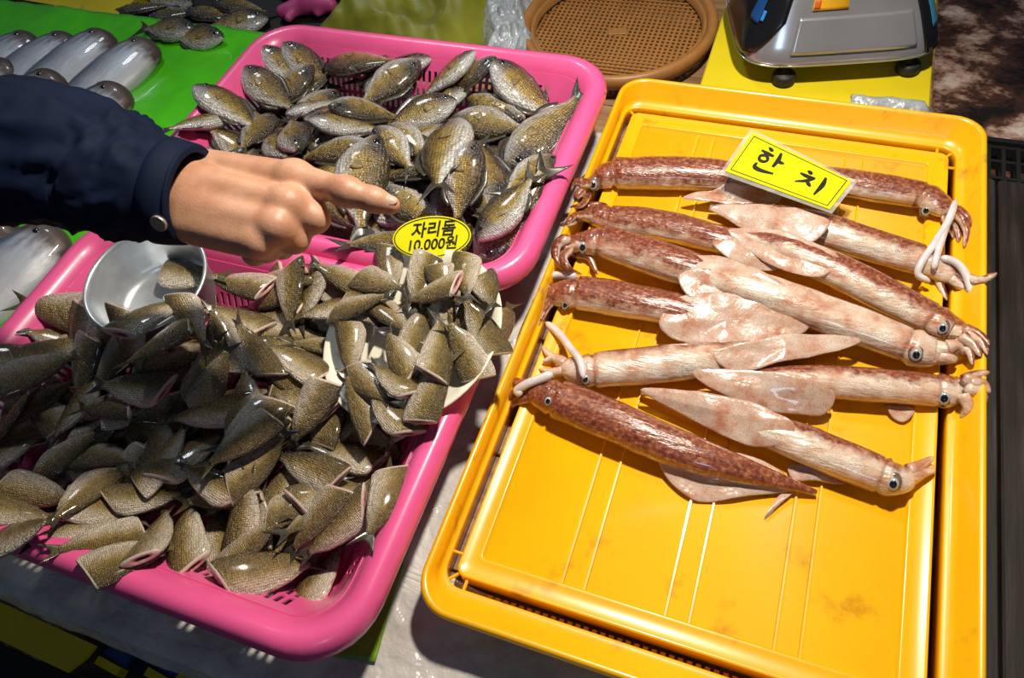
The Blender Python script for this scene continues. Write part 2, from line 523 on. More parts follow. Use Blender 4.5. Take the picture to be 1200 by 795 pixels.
t = empty('table', (-0.2, 0.4, -0.10))
tag(t, 'brown wooden stall table carrying the baskets and the tray', 'table')
def local(o, par):
    o.parent = par; o.location = -Vector(par.location)
    return o
for i, (y0, y1) in enumerate(((0.024, 0.285), (0.287, 0.575), (0.577, 0.835))):
    mb = MB(); box(mb, -0.80, 0.20, y0, y1, -0.030, -0.002, 0.002)
    local(mb.build('table_board', M['table_wood'], smooth=False), t)
for i, (y0, y1) in enumerate(((0.837, 1.05), (1.052, 1.30))):
    mb = MB(); box(mb, -0.46, 0.185, y0, y1, -0.030, -0.002, 0.002)
    local(mb.build('table_board', M['table_wood'], smooth=False), t)
for x in (-0.75, 0.14):
    for y in (0.05, 0.79):
        mb = MB(); box(mb, x - .02, x + .02, y - .02, y + .02, -0.10, -0.031, 0.003)
        local(mb.build('leg', M['table_wood'], smooth=False), t)

xs = [0.232, 0.2725, 0.335, 0.398]
PL = ['directly beside the yellow tray', 'at the edge, farther from the tray']
for i in range(2):
    mb = MB(); box(mb, xs[i], xs[i + 1] - 0.003, -0.20, 0.828, -0.099, -0.030, 0.003)
    tag(mb.build('floor_plank', M['dark_wood'], smooth=False), 'dark wet wooden plank on the right, ' + PL[i], 'plank', 'dark planks right of the tray')

# black drain grate between the planks and the wet floor
g = empty('drain_grate', (0.32, 0.885, -0.06))
tag(g, 'black slotted grate at the right edge beyond the planks', 'grate')
mb = MB()
for k in range(12):
    x = -0.085 + k * 0.0175
    box(mb, x, x + 0.005, -0.05, 0.045, -0.012, 0.0)
for y in (-0.05, -0.02, 0.012, 0.04):
    box(mb, -0.09, 0.125, y, y + 0.005, -0.014, -0.001)
mb.build('lattice', M['black_grate'], g, False)
mb = MB()
for a in ((-0.095, -0.086, -0.058, 0.055), (0.12, 0.13, -0.058, 0.055)): box(mb, a[0], a[1], a[2], a[3], -0.039, 0.004)
for a in ((-0.095, 0.13, -0.058, -0.05), (-0.095, 0.13, 0.047, 0.055)): box(mb, a[0], a[1], a[2], a[3], -0.039, 0.004)
mb.build('frame', M['black_grate'], g, False)

# clear wrinkled plastic sheet lying on the table and hanging over its front edge
random.seed(3)
def wrinkle(x, y, s=1.0):
    p = Vector((x * 14, y * 14, 0.3)); q = Vector((x * 45, y * 45, 1.3))
    return s * (0.0035 * abs(noise.noise(p)) + 0.0018 * abs(noise.noise(q)))
mb = MB(); grid = []
for i in range(150):
    row = []
    for j in range(150):
        s = -0.028 + j * (0.78 / 149)
        k = min(1, max(0, (s - 0.116) / 0.02))
        x = -0.78 + i / 149 * (0.97 - 0.383 * k)
        if s >= 0: p = (x, s + 0.019, 0.0015 + wrinkle(x, s))
        else: p = (x, 0.016 - wrinkle(x, s, 1.5) + s * .25, 0.0015 + s * .75 + wrinkle(x, s))
        row.append(p)
    grid.append(row)
sheet(mb, grid, (0, .3, 1), 0.0008)
tag(mb.build('plastic_sheet', M['clear_sheet']), 'wrinkled clear wet plastic sheet covering the front of the table', 'plastic sheet')
# ---- small end of clear sheet sticking out behind the tray
mb = MB(); grid = []
for i in range(26):
    row = []
    for j in range(14):
        x = 0.080 + i * 0.0046; y = 0.838 + j * 0.0021 + 0.0002 * i
        row.append((x, y, 0.038 + 0.009 * math.sin(j / 13 * math.pi) - 0.036 * max(0, i - 18) / 7 + 0.003 * noise.noise(Vector((x * 60, y * 60, 0)))))
    grid.append(row)
sheet(mb, grid, (0, 0, 1), 0.001)
tag(mb.build('plastic_wrap', M['grey_bag']), 'folded grey translucent plastic sticking out behind yellow tray corner', 'plastic wrap')

# green strip under the near basket
mb = MB(); grid = []
gA, gB, gC, gD = [Vector(p) for p in ((-0.2934, 0.1136, 0.004), (-0.2774, 0.0587, 0.004), (-0.2234, 0.0697, 0.004), (-0.2385, 0.1791, 0.004))]
for i in range(20):
    row = []
    for j in range(20):
        u, v = i / 19, j / 19
        p = (gA * (1 - u) + gD * u) * (1 - v) + (gB * (1 - u) + gC * u) * v
        row.append((p.x, p.y, 0.0072 + 0.0015 * noise.noise(Vector((p.x * 50, p.y * 50, 2)))))
    grid.append(row)
sheet(mb, grid, (0, 0, 1), 0.0006)
tag(mb.build('green_film', M['green_strip']), 'strip of green plastic film under corner of near pink basket', 'plastic film')

# green plastic sheet on a low board at the left
mb = MB(); box(mb, -1.55, -0.802, 0.12, 0.85, -0.099, 0.020, 0.004)
local(mb.build('raised_board', M['table_wood'], smooth=False), t)
mb = MB(); grid = []
for i in range(90):
    row = []
    for j in range(90):
        x = -1.56 + i * (0.80 / 89); y = 0.11 + j * (0.755 / 89)
        z = 0.0235 + 0.006 * noise.noise(Vector((x * 7, y * 7, 5))) + 0.003 * abs(noise.noise(Vector((x * 22, y * 15, 1)))) + 0.004
        e = max(0, x + 0.775) * 2.0
        row.append((x, y, z - e))
    grid.append(row)
sheet(mb, grid, (0, 0, 1), 0.001)
tag(mb.build('green_sheet', M['green_sheet']), 'bright green plastic sheet under the silver fish at left', 'plastic sheet')

# ------------------------------------------------------------------ pink slotted baskets
def pink_basket(name, x0, x1, y0, y1, zoff, label):
    root = empty(name, ((x0 + x1) / 2, (y0 + y1) / 2, zoff))
    tag(root, label, 'basket', 'pink slotted plastic baskets')
    cx, cy = root.location.x, root.location.y
    hx, hy = (x1 - x0) / 2, (y1 - y0) / 2
    R = 0.062
    def ring(d, z, fix=None):
        r = max(R - d * 0.75, 0.012)
        pts = []
        X, Y = hx - d, hy - d
        # equal counts on the straight sides so that slots line up from ring to ring
        cs = [((X - r, -Y + r), -90), ((X - r, Y - r), 0), ((-X + r, Y - r), 90), ((-X + r, -Y + r), 180)]
        for i, ((ax, ay), a0) in enumerate(cs):
            for k in range(9):
                a = math.radians(a0 + 90 * k / 8)
                pts.append((ax + r * math.cos(a), ay + r * math.sin(a), z))
            (bx, by), b0 = cs[(i + 1) % 4]
            a = math.radians(b0)
            q = (bx + r * math.cos(a), by + r * math.sin(a)); p = pts[-1]
            for k in range(1, NSEG[i]):
                t_ = k / NSEG[i]
                pts.append((p[0] + (q[0] - p[0]) * t_, p[1] + (q[1] - p[1]) * t_, z))
        return pts
    NSEG = [61, 85, 61, 85]
    # rim: rolled edge
    mb = MB()
    prof = [(0.004, 0.056), (0.000, 0.062), (-0.001, 0.070), (0.001, 0.078), (0.006, 0.0835), (0.012, 0.085), (0.018, 0.083), (0.023, 0.0785), (0.030, 0.070), (0.0305, 0.0675), (0.024, 0.075), (0.018, 0.0795), (0.012, 0.0815), (0.007, 0.079), (0.004, 0.074), (0.0035, 0.062)]
    loft(mb, [ring(d, z) for d, z in prof] , cap0=False, cap1=False)
    mb.build('rim', M['pink'], root)
    # side wall with three rows of slots
    rows = [(0.030, 0.070), (0.0375, 0.0575), (0.0465, 0.0415), (0.0488, 0.0375), (0.0568, 0.0235), (0.059, 0.0193), (0.066, 0.0075), (0.070, 0.005), (0.078, 0.004)]
    rings = [ring(d, z) for d, z in rows]
    n = len(rings[0])
    side = []
    for i in range(4):
        side += [None] * 8 + list(range(NSEG[i]))
    mb2 = MB(); vs = [p for r in rings for p in r]; fs = []
    for i in range(len(rows) - 1):
        for j in range(n):
            k = side[j]
            hole = False
            if i in (1, 3, 5) and k is not None:
                hole = 2 <= k < sidelen(j, NSEG) - 2 and k % 2 == 0
            if hole: continue
            a = i * n + j; b_ = i * n + (j + 1) % n
            fs.append((a, b_, b_ + n, a + n))
    mb2.add(vs, fs)
    w = mb2.build('side_wall', M['pink'], root, smooth=False)
    so = w.modifiers.new('thickness', 'SOLIDIFY'); so.thickness = 0.0018; so.offset = 0
    # floor lattice
    mb3 = MB(); X, Y = hx - 0.077, hy - 0.077
    nxx = int(2 * X / 0.0075); nyy = int(2 * Y / 0.018)
    for k in range(nxx + 1):
        x = -X + 2 * X * k / nxx
        box(mb3, x - 0.0014, x + 0.0014, -Y, Y, 0.003, 0.005)
    for k in range(nyy + 1):
        y = -Y + 2 * Y * k / nyy
        box(mb3, -X - .001, X + .001, y - 0.0016, y + 0.0016, 0.0028, 0.0052)
    mb3.build('floor_lattice', M['pink'], root, False)
    return root

def sidelen(j, NSEG):
    o = 0
    for i in range(4):
        if j < o + 8 + NSEG[i]: return NSEG[i]
        o += 8 + NSEG[i]

near_basket = pink_basket('plastic_basket', -0.735, -0.215, 0.042, 0.42, 0.006, 'pink slotted plastic basket heaped with headless fish, nearer the front edge')
far_basket = pink_basket('plastic_basket', -0.72, -0.205, 0.417, 0.803, 0.014, 'pink slotted plastic basket of whole olive fish, behind the other')

# ------------------------------------------------------------------ orange-yellow squid tray
tray = empty('fish_tray', (0.014, 0.47, 0.004))
tag(tray, 'large orange-yellow ribbed plastic tray holding the squid', 'tray')
def rr3(r, rad, z, ox=0.014, oy=0.47):
    return [(x - ox, y - oy, z) for x, y in rrect(r[0], r[1], r[2], r[3], rad, 8)]
O = (-0.199, 0.227, 0.116, 0.829); F = (-0.1905, 0.2065, 0.146, 0.806); B = (-0.1815, 0.199, 0.156, 0.796); Q = (-0.163, 0.178, 0.178, 0.775)
def ins(r, d): return (r[0] + d, r[1] - d, r[2] + d, r[3] - d)
mb = MB()
loft(mb, [rr3(ins(O, -.001), .032, .030), rr3(ins(O, -.003), .034, .044), rr3(ins(O, -.002), .033, .048), rr3(ins(O, .0015), .031, .0495), rr3(ins(O, .004), .029, .046),
          rr3((O[0] * .45 + F[0] * .55, O[1] * .45 + F[1] * .55, O[2] * .45 + F[2] * .55, O[3] * .45 + F[3] * .55), .025, .028), rr3(ins(F, -.003), .021, .020), rr3(ins(F, -.001), .020, .0205), rr3(F, .018, .0185), rr3(F, .018, .001), rr3(ins(F, -.002), .02, .001), rr3(ins(F, -.003), .021, .017),
          rr3(ins(O, .002), .03, .030)], cap0=False, cap1=False)
mb.build('outer_frame', M['yellow_tray'], tray)
mb = MB()
loft(mb, [rr3(B, .010, .000), rr3(B, .010, .019), rr3(ins(B, .0012), .009, .0205), rr3(ins(B, .003), .008, .0195), rr3(ins(Q, -.004), .006, .0175), rr3(ins(Q, -.002), .005, .0185), rr3(ins(Q, -.0005), .004, .0175), rr3(Q, .003, .012)], cap0=False, cap1=True)
mb.build('bed', M['yellow_tray'], tray)
def rib(x):
    mb = MB(); y0, y1 = Q[2] - .47, Q[3] - .47; X = x - .014
    loft(mb, [[(X - .0016, y, .0115), (X - .0009, y, .0142), (X + .0009, y, .0142), (X + .0016, y, .0115)] for y in (y0, y1)])
    mb.build('rib', M['yellow_tray'], tray, False)
for x in (-0.090, -0.070, 0.000, 0.020, 0.088, 0.108): rib(x)
for (xa, ya, xb, yb) in ((B[0] + .004, B[2] + .004, F[0] - .002, F[2] - .002), (B[1] - .004, B[2] + .004, F[1] + .002, F[2] - .002), (B[0] + .004, B[3] - .004, F[0] - .002, F[3] + .002), (B[1] - .004, B[3] - .004, F[1] + .002, F[3] + .002),
                         (B[0] + .012, B[2], B[0] + .012, F[2]), (B[0], B[2] + .02, F[0], B[2] + .02), (B[1] - .012, B[3], B[1] - .012, F[3]), (B[1], B[3] - .02, F[1], B[3] - .02)):
    mb = MB(); tube(mb, [(xa - .014, ya - .47, .016), ((xa + xb) / 2 - .014, (ya + yb) / 2 - .47, .016), (xb - .014, yb - .47, .016)], [.0016] * 3, 6, 6, round_ends=False)
    mb.build('brace', M['yellow_tray'], tray, False)
# drip ledge with small drain teeth at the bottom of the front channel
mb = MB()
for k in range(44):
    x = -0.150 + k * 0.0073 - .014
    box(mb, x, x + 0.0042, F[2] - .47 + 0.001, B[2] - .47 - 0.004, 0.0015, 0.0035)
mb.build('drain_tooth_row', M['yellow_tray'], tray, False)

# ------------------------------------------------------------------ fish
FISH_N = 22
def interp(u, us, vs): return float(np.interp(u, us, vs))
BENDS = [0.0, 0.16, -0.16, 0.07, 0.42]
def bend_y(u, b): return b * ((u - .5) ** 2 - .08)
H_U = [0.22, .26, .4, .6, .8, .95, 1.0]; H_H = [.046, .056, .136, .196, .226, .226, .208]; H_W = [.018, .024, .048, .066, .078, .076, .062]
W_U = [.20, .24, .4, .58, .72, .84, .93, .98, 1.0]; W_T = [.042, .048, .130, .196, .196, .164, .104, .054, .02]; W_B = [.042, .048, .135, .204, .202, .160, .098, .048, .02]; W_W = [.016, .022, .055, .082, .090, .080, .058, .034, .012]

def fan(b, u0, half0, spread, length, notch, th, nseg=14, nr=5, yoff=0.0, sgn=1):
    """forked tail fin behind u0"""
    g = []
    for i in range(nr + 1):
        r = i / nr
        row = []
        for j in range(nseg + 1):
            s = -1 + 2 * j / nseg
            Ln = length * (notch + (1 - notch) * abs(s) ** 1.3)
            x = u0 - r * Ln
            y = bend_y(x, b) + s * (half0 + (spread - half0) * r ** 0.9)
            row.append((x - .5, y, 0.012 * math.sin(s * 3 + r * 2) * r))
        g.append(row)
    mb = MB(); sheet(mb, g, (0, 0, 1), lambda a, c: th * (1 - .7 * a))
    return mb

def make_headless(i):
    b = BENDS[i % 4] if i < 4 else 0.10
    hs = [1.0, 1.06, .95, 1.0, .9][i]
    slant = [.09, -.06, .12, .04, .15][i]; bz = [.05, -.06, .10, -.10, .0][i]
    mb = MB(); rings = []; uvs = []
    us = np.linspace(.20, 1.0, 22)
    for u in us:
        h = interp(u, H_U, H_H) * hs; w = interp(u, H_U, H_W)
        r = []; q = []
        for j in range(FISH_N):
            a = 2 * math.pi * j / FISH_N
            y = math.cos(a) * h; z = math.copysign(abs(math.sin(a)) ** 0.85, math.sin(a)) * w
            sx = slant * (y / .2) * max(0, (u - .7) / .3)
            r.append((u - .5 + sx, bend_y(u, b) + y, z + bz * ((u - .5) ** 2 * 2 - .1))); q.append((u, (math.cos(a) + 1) / 2))
        rings.append(r); uvs.append(q)
    loft(mb, rings, uvs=uvs, cap1=False)
    body = mb.mesh('headless_fish')
    body.materials.append(M['skin_headless'])
    end = rings[-1]; c = sum((Vector(p) for p in end), Vector()) / FISH_N
    mb = MB(); cr = []; cu = []
    for k, dx in ((1.0, -.004), (1.0, .003), (.93, .016), (.70, .022), (.42, .016), (.34, -.004), (.20, -.03), (.04, -.035)):
        off = Vector((0, -.035 * (1 - k), 0))
        cr.append([c + off + (Vector(p) - c) * k + Vector((dx, 0, 0)) for p in end]); cu.append([(k, 0.5)] * FISH_N)
    loft(mb, cr, uvs=cu, cap0=False)
    cut = mb.mesh('cut_end'); cut.materials.append(M['cut'])
    tail = fan(b, .225, .045, [.13, .10, .15, .12, .08][i], .225, .42, .012).mesh('tail_fin'); tail.materials.append(M['fin_olive' if i % 2 else 'fin_dark'])
    return body, [('cut_end', cut), ('tail_fin', tail)]

def make_whole(i):
    b = BENDS[i]
    mb = MB(); rings = []; uvs = []
    for u in np.linspace(.18, 1.0, 30):
        ht = interp(u, W_U, W_T); hb = interp(u, W_U, W_B); w = interp(u, W_U, W_W)
        r = []; q = []
        for j in range(FISH_N):
            a = 2 * math.pi * j / FISH_N
            cy = math.cos(a); y = cy * (ht if cy > 0 else hb)
            z = math.copysign(abs(math.sin(a)) ** 0.9, math.sin(a)) * w
            if .74 < u < .80: z *= 1 + .10 * (1 - abs(u - .77) / .03)      # gill cover edge
            r.append((u - .5, bend_y(u, b) + y, z)); q.append((u, (cy + 1) / 2))
        rings.append(r); uvs.append(q)
    loft(mb, rings, uvs=uvs)
    body = mb.mesh('damselfish'); body.materials.append(M['skin_whole'])
    parts = []
    tail = fan(b, .21, .042, .15, .21, .40, .012).mesh('tail_fin'); tail.materials.append(M['fin_dark']); parts.append(('tail_fin', tail))
    g = []
    for k in range(19):
        u = .34 + .44 * k / 18
        base = bend_y(u, b) + interp(u, W_U, W_T) * .96
        h = .045 * math.sin(math.pi * (k + 2) / 22) * (1 + .25 * (k % 2))
        g.append([(u - .5, base, 0), (u - .5 - .012, base + h * .6, .004), (u - .5 - .025, base + h, .006)])
    mb = MB(); sheet(mb, g, (0, 0, 1), .008); d = mb.mesh('dorsal_fin'); d.materials.append(M['fin_dark']); parts.append(('dorsal_fin', d))
    g = []
    for k in range(9):
        u = .32 + .20 * k / 8
        base = bend_y(u, b) - interp(u, W_U, W_B) * .95
        h = .05 * math.sin(math.pi * (k + 1) / 10)
        g.append([(u - .5, base, 0), (u - .5 - .03, base - h, .004)])
    mb = MB(); sheet(mb, g, (0, 0, 1), .008); d = mb.mesh('anal_fin'); d.materials.append(M['fin_dark']); parts.append(('anal_fin', d))
    for s in (1, -1):
        g = []
        for r_ in range(5):
            row = []
            for k in range(7):
                a = math.radians(-28 + 56 * k / 6)
                L_ = .10 * r_ / 4
                u = .72 - math.cos(a) * L_
                w = interp(u, W_U, W_W)
                row.append((u - .5, bend_y(u, b) - .03 + math.sin(a) * L_, s * (w * 0.98 + .003 + .003 * r_ / 4)))
            g.append(row)
        mb = MB(); sheet(mb, g, (0, 0, 1), .006); d = mb.mesh('pectoral_fin'); d.materials.append(M['fin_gold']); parts.append(('pectoral_fin', d))
        mb = MB(); rg = []
        for k in range(7):
            a = math.pi / 2 * k / 6
            rad = .030 * math.cos(a) + .0008; h = .014 * math.sin(a)
            u = .885
            rg.append([(u - .5 + rad * math.cos(2 * math.pi * q / 14), bend_y(u, b) + .035 + rad * math.sin(2 * math.pi * q / 14), s * (.060 + h)) for q in range(14)])
        loft(mb, rg, cap0=False); d = mb.mesh('eye'); d.materials.append(M['eye_dark']); parts.append(('eye', d))
    return body, parts

HEADLESS = [make_headless(i) for i in range(5)]
WHOLE = [make_whole(i) for i in range(5)]

def put_fish(name, proto, row, cat, group, dz=0.0):
    x, y, z, L, roll, pitch, yaw, var, label = row
    body, parts = proto[var]
    o = mesh_obj(name, body)
    o.location = (x, y, z + dz)
    o.rotation_euler = (roll, pitch, yaw)
    o.scale = (L, L, L)
    tag(o, label, cat, group)
    for pn, me in parts:
        mesh_obj(pn, me, None, o)
    return o

NEAR_FISH = [
(-0.6847,0.2498,0.0638,0.0800,-0.164,0.436,0.204,0,"headless fish, tail left, eighth row from near basket's front rim, first from left"),
(-0.6602,0.2558,0.0625,0.0800,3.120,0.292,0.985,3,"headless fish, tail lower left, eighth row from near basket's front rim, second from left"),
(-0.4674,0.3766,0.0800,0.0800,3.016,-0.097,0.300,4,"headless fish, tail left, eleventh row from near basket's front rim, first from left"),
(-0.4730,0.3534,0.0681,0.0800,3.066,-0.404,0.410,0,"headless fish, tail left, tenth row from near basket's front rim, fourth from left"),
(-0.4628,0.3362,0.0634,0.0800,0.047,-0.143,0.313,0,"headless fish, tail left, tenth row from near basket's front rim, fifth from left"),
(-0.4037,0.3783,0.0737,0.0800,0.055,0.360,0.043,3,"headless fish, tail left, eleventh row from near basket's front rim, second from left"),
(-0.5858,0.0970,0.0585,0.0800,0.062,0.432,1.342,4,"headless fish, tail lower left, first row from near basket's front rim, third from left"),
(-0.6431,0.1018,0.0352,0.0800,-0.211,-0.011,3.127,2,"headless fish, tail right, second row from near basket's front rim, first from left"),
(-0.6592,0.1513,0.0404,0.0800,3.135,0.067,0.667,2,"headless fish, tail left, fourth row from near basket's front rim, second from left"),
(-0.4095,0.1470,0.0567,0.0800,3.363,0.030,0.575,3,"headless fish, tail left, third row from near basket's front rim, sixth from left"),
(-0.3530,0.1757,0.0344,0.0800,0.031,0.077,1.008,1,"headless fish, tail lower left, fourth row from near basket's front rim, seventh from left"),
(-0.3410,0.1233,0.0285,0.0800,0.029,-0.257,0.867,0,"headless fish, tail lower left, second row from near basket's front rim, tenth from left"),
(-0.5139,0.0735,0.0699,0.0800,-0.274,0.500,0.883,2,"headless fish, tail lower left, first row from near basket's front rim, fourth from left"),
(-0.5522,0.1037,0.0345,0.0800,3.438,0.169,0.441,1,"headless fish, tail left, first row from near basket's front rim, fifth from left"),
(-0.3002,0.2668,0.0191,0.0800,-0.228,0.087,0.932,1,"headless fish, tail lower left, seventh row from near basket's front rim, tenth from left"),
(-0.2445,0.1726,0.0825,0.0800,3.428,0.123,1.648,2,"headless fish, tail bottom, fourth row from near basket's front rim, tenth from left"),
(-0.6471,0.1757,0.0498,0.0800,2.927,0.121,-0.209,1,"headless fish, tail upper left, fifth row from near basket's front rim, first from left"),
(-0.4165,0.2632,0.0574,0.0800,3.436,-0.217,-2.242,3,"headless fish, tail upper right, eighth row from near basket's front rim, eighth from left"),
(-0.3787,0.2874,0.0546,0.0800,-0.009,-0.222,-2.482,0,"headless fish, tail right, ninth row from near basket's front rim, tenth from left"),
(-0.6950,0.2796,0.0752,0.1148,3.313,0.122,0.142,3,"headless fish, tail left, ninth row from near basket's front rim, first from left"),
(-0.6421,0.2504,0.0669,0.0800,-0.102,-0.500,1.744,0,"headless fish, tail lower left, eighth row from near basket's front rim, third from left"),
(-0.6152,0.2483,0.0680,0.0800,3.317,-0.500,1.717,2,"headless fish, tail lower left, seventh row from near basket's front rim, fourth from left"),
(-0.5397,0.2445,0.1104,0.0800,-0.132,-0.500,2.204,4,"headless fish, tail bottom, eighth row from near basket's front rim, fourth from left"),
(-0.4189,0.3609,0.0756,0.0800,-0.340,-0.362,1.549,2,"headless fish, tail lower left, tenth row from near basket's front rim, eighth from left"),
(-0.4146,0.3250,0.0606,0.0800,-0.031,-0.252,-2.683,0,"headless fish, tail right, tenth row from near basket's front rim, seventh from left"),
(-0.3994,0.3117,0.0586,0.0800,3.147,-0.500,-2.667,2,"headless fish, tail right, ninth row from near basket's front rim, ninth from left"),
(-0.6782,0.2217,0.0691,0.0800,2.991,-0.492,-2.467,0,"headless fish, tail right, seventh row from near basket's front rim, first from left"),
(-0.6544,0.2358,0.0743,0.0800,2.944,-0.069,-2.373,3,"headless fish, tail right, seventh row from near basket's front rim, second from left"),
(-0.6477,0.1915,0.0550,0.0800,-0.100,-0.079,-2.151,2,"headless fish, tail upper right, fifth row from near basket's front rim, second from left"),
(-0.6195,0.2209,0.0607,0.0800,2.989,-0.500,1.706,1,"headless fish, tail lower left, seventh row from near basket's front rim, third from left"),
(-0.5916,0.2304,0.0647,0.0800,3.320,-0.500,1.109,1,"headless fish, tail lower left, seventh row from near basket's front rim, fifth from left"),
(-0.6052,0.1770,0.0549,0.0800,-0.067,0.025,1.533,4,"headless fish, tail lower left, fifth row from near basket's front rim, third from left"),
(-0.6587,0.1648,0.0644,0.0800,0.270,0.474,-2.146,2,"headless fish, tail upper right, fourth row from near basket's front rim, first from left"),
(-0.5594,0.1755,0.0566,0.0800,-0.132,0.295,-2.346,2,"headless fish, tail upper right, fifth row from near basket's front rim, fifth from left"),
(-0.5267,0.2112,0.0632,0.0800,2.890,-0.318,-2.269,1,"headless fish, tail upper right, sixth row from near basket's front rim, third from left"),
(-0.5080,0.2521,0.0854,0.0800,0.072,-0.253,-2.226,3,"headless fish, tail upper right, eighth row from near basket's front rim, fifth from left"),
(-0.3954,0.2721,0.0690,0.0800,3.290,0.278,0.078,0,"headless fish, tail left, ninth row from near basket's front rim, seventh from left"),
(-0.3821,0.2292,0.0574,0.0800,-0.257,-0.311,-2.294,0,"headless fish, tail upper right, sixth row from near basket's front rim, eighth from left"),
(-0.4025,0.2914,0.0778,0.0800,-0.259,0.170,-0.196,3,"headless fish, tail upper left, ninth row from near basket's front rim, eighth from left"),
(-0.3934,0.3213,0.0598,0.0800,2.865,0.500,0.515,4,"headless fish, tail left, tenth row from near basket's front rim, ninth from left"),
(-0.5078,0.2060,0.0606,0.0800,3.447,0.330,0.846,1,"headless fish, tail lower left, sixth row from near basket's front rim, fourth from left"),
(-0.4739,0.2020,0.0567,0.0800,0.292,-0.074,-2.294,4,"headless fish, tail upper right, sixth row from near basket's front rim, fifth from left"),
(-0.6500,0.1325,0.0431,0.0800,3.189,-0.185,-2.064,0,"headless fish, tail upper right, third row from near basket's front rim, first from left"),
(-0.5665,0.1324,0.0478,0.0800,0.045,0.169,0.147,4,"headless fish, tail left, third row from near basket's front rim, third from left"),
(-0.5105,0.1326,0.0514,0.0800,3.489,-0.278,1.148,3,"headless fish, tail lower left, third row from near basket's front rim, fifth from left"),
(-0.4944,0.1039,0.0589,0.0800,3.360,-0.332,-2.924,3,"headless fish, tail right, second row from near basket's front rim, fourth from left"),
(-0.5286,0.1498,0.0600,0.0800,0.274,0.143,-3.037,3,"headless fish, tail right, third row from near basket's front rim, fourth from left"),
(-0.4817,0.1746,0.0702,0.0800,2.978,0.500,-1.281,1,"headless fish, tail top, fourth row from near basket's front rim, third from left"),
(-0.5611,0.0742,0.0775,0.0800,3.453,-0.231,-2.873,4,"headless fish, tail right, first row from near basket's front rim, first from left"),
(-0.5245,0.0604,0.0973,0.0800,3.449,0.413,-2.627,3,"headless fish, tail right, first row from near basket's front rim, second from left"),
(-0.4680,0.1703,0.0715,0.0800,3.321,0.126,-1.720,1,"headless fish, tail upper right, fourth row from near basket's front rim, fourth from left"),
(-0.4458,0.1801,0.0649,0.0800,3.105,-0.246,-1.865,0,"headless fish, tail upper right, fifth row from near basket's front rim, sixth from left"),
(-0.3562,0.1746,0.0468,0.0800,2.890,0.278,-1.671,2,"headless fish, tail upper right, fourth row from near basket's front rim, sixth from left"),
(-0.3251,0.1768,0.0509,0.0800,0.177,-0.060,-2.179,2,"headless fish, tail upper right, fourth row from near basket's front rim, eighth from left"),
(-0.3648,0.1419,0.0459,0.0800,3.353,0.403,-1.296,3,"headless fish, tail top, second row from near basket's front rim, ninth from left"),
(-0.3148,0.1554,0.0524,0.0800,2.956,0.356,1.102,2,"headless fish, tail lower left, third row from near basket's front rim, eighth from left"),
(-0.3378,0.2500,0.0374,0.0800,3.324,0.026,-2.174,1,"headless fish, tail upper right, seventh row from near basket's front rim, eighth from left"),
(-0.2926,0.2451,0.0295,0.0800,-0.123,-0.195,3.039,3,"headless fish, tail right, seventh row from near basket's front rim, ninth from left"),
(-0.2845,0.2211,0.0245,0.0800,-0.275,-0.162,-1.916,0,"headless fish, tail upper right, sixth row from near basket's front rim, tenth from left"),
(-0.2992,0.1863,0.0507,0.0800,3.321,-0.342,-2.544,2,"headless fish, tail right, fourth row from near basket's front rim, ninth from left"),
(-0.2701,0.1935,0.0489,0.0800,2.816,0.392,-1.987,3,"headless fish, tail upper right, fifth row from near basket's front rim, tenth from left"),
(-0.4810,0.0714,0.0746,0.0800,3.196,0.500,0.773,3,"headless fish, tail lower left, first row from near basket's front rim, sixth from left"),
(-0.4307,0.0755,0.0755,0.0800,0.076,-0.455,-2.285,1,"headless fish, tail upper right, first row from near basket's front rim, seventh from left"),
(-0.4004,0.1218,0.0341,0.0800,-0.241,0.040,-0.883,0,"headless fish, tail top, second row from near basket's front rim, seventh from left"),
(-0.2951,0.1266,0.0182,0.0800,3.470,-0.319,-1.552,0,"headless fish, tail upper right, first row from near basket's front rim, tenth from left"),
(-0.3079,0.1473,0.0577,0.0800,2.970,-0.368,1.148,0,"headless fish, tail lower left, third row from near basket's front rim, ninth from left"),
(-0.5714,0.1462,0.0613,0.0800,-0.149,0.077,-2.098,4,"headless fish, tail upper right, third row from near basket's front rim, second from left"),
(-0.3466,0.2644,0.0490,0.0800,0.343,-0.008,-1.494,3,"headless fish, tail upper right, eighth row from near basket's front rim, tenth from left"),
(-0.5211,0.2820,0.1254,0.0865,3.283,-0.306,-2.045,2,"headless fish, tail upper right, ninth row from near basket's front rim, third from left"),
(-0.5047,0.2404,0.1266,0.0800,2.796,0.069,1.077,1,"headless fish, tail lower left, ninth row from near basket's front rim, second from left"),
(-0.5462,0.3527,0.0888,0.0851,3.177,0.095,-3.007,3,"headless fish, tail right, tenth row from near basket's front rim, first from left"),
(-0.5048,0.3558,0.0861,0.0800,3.025,0.041,0.107,1,"headless fish, tail left, tenth row from near basket's front rim, third from left"),
(-0.4815,0.2772,0.1245,0.0800,-0.328,-0.126,2.466,4,"headless fish, tail lower right, ninth row from near basket's front rim, fourth from left"),
(-0.4822,0.3096,0.0962,0.0800,-0.206,0.476,0.128,2,"headless fish, tail left, tenth row from near basket's front rim, second from left"),
(-0.4707,0.2865,0.1016,0.0800,2.799,0.500,-0.947,1,"headless fish, tail top, ninth row from near basket's front rim, fifth from left"),
(-0.4433,0.2903,0.0887,0.0800,0.278,0.269,-0.630,4,"headless fish, tail upper left, ninth row from near basket's front rim, sixth from left"),
(-0.4319,0.3502,0.0869,0.0800,2.858,-0.265,1.966,2,"headless fish, tail bottom, tenth row from near basket's front rim, sixth from left"),
(-0.3948,0.3908,0.0909,0.0800,2.946,0.325,-0.062,0,"headless fish, tail left, eleventh row from near basket's front rim, third from left"),
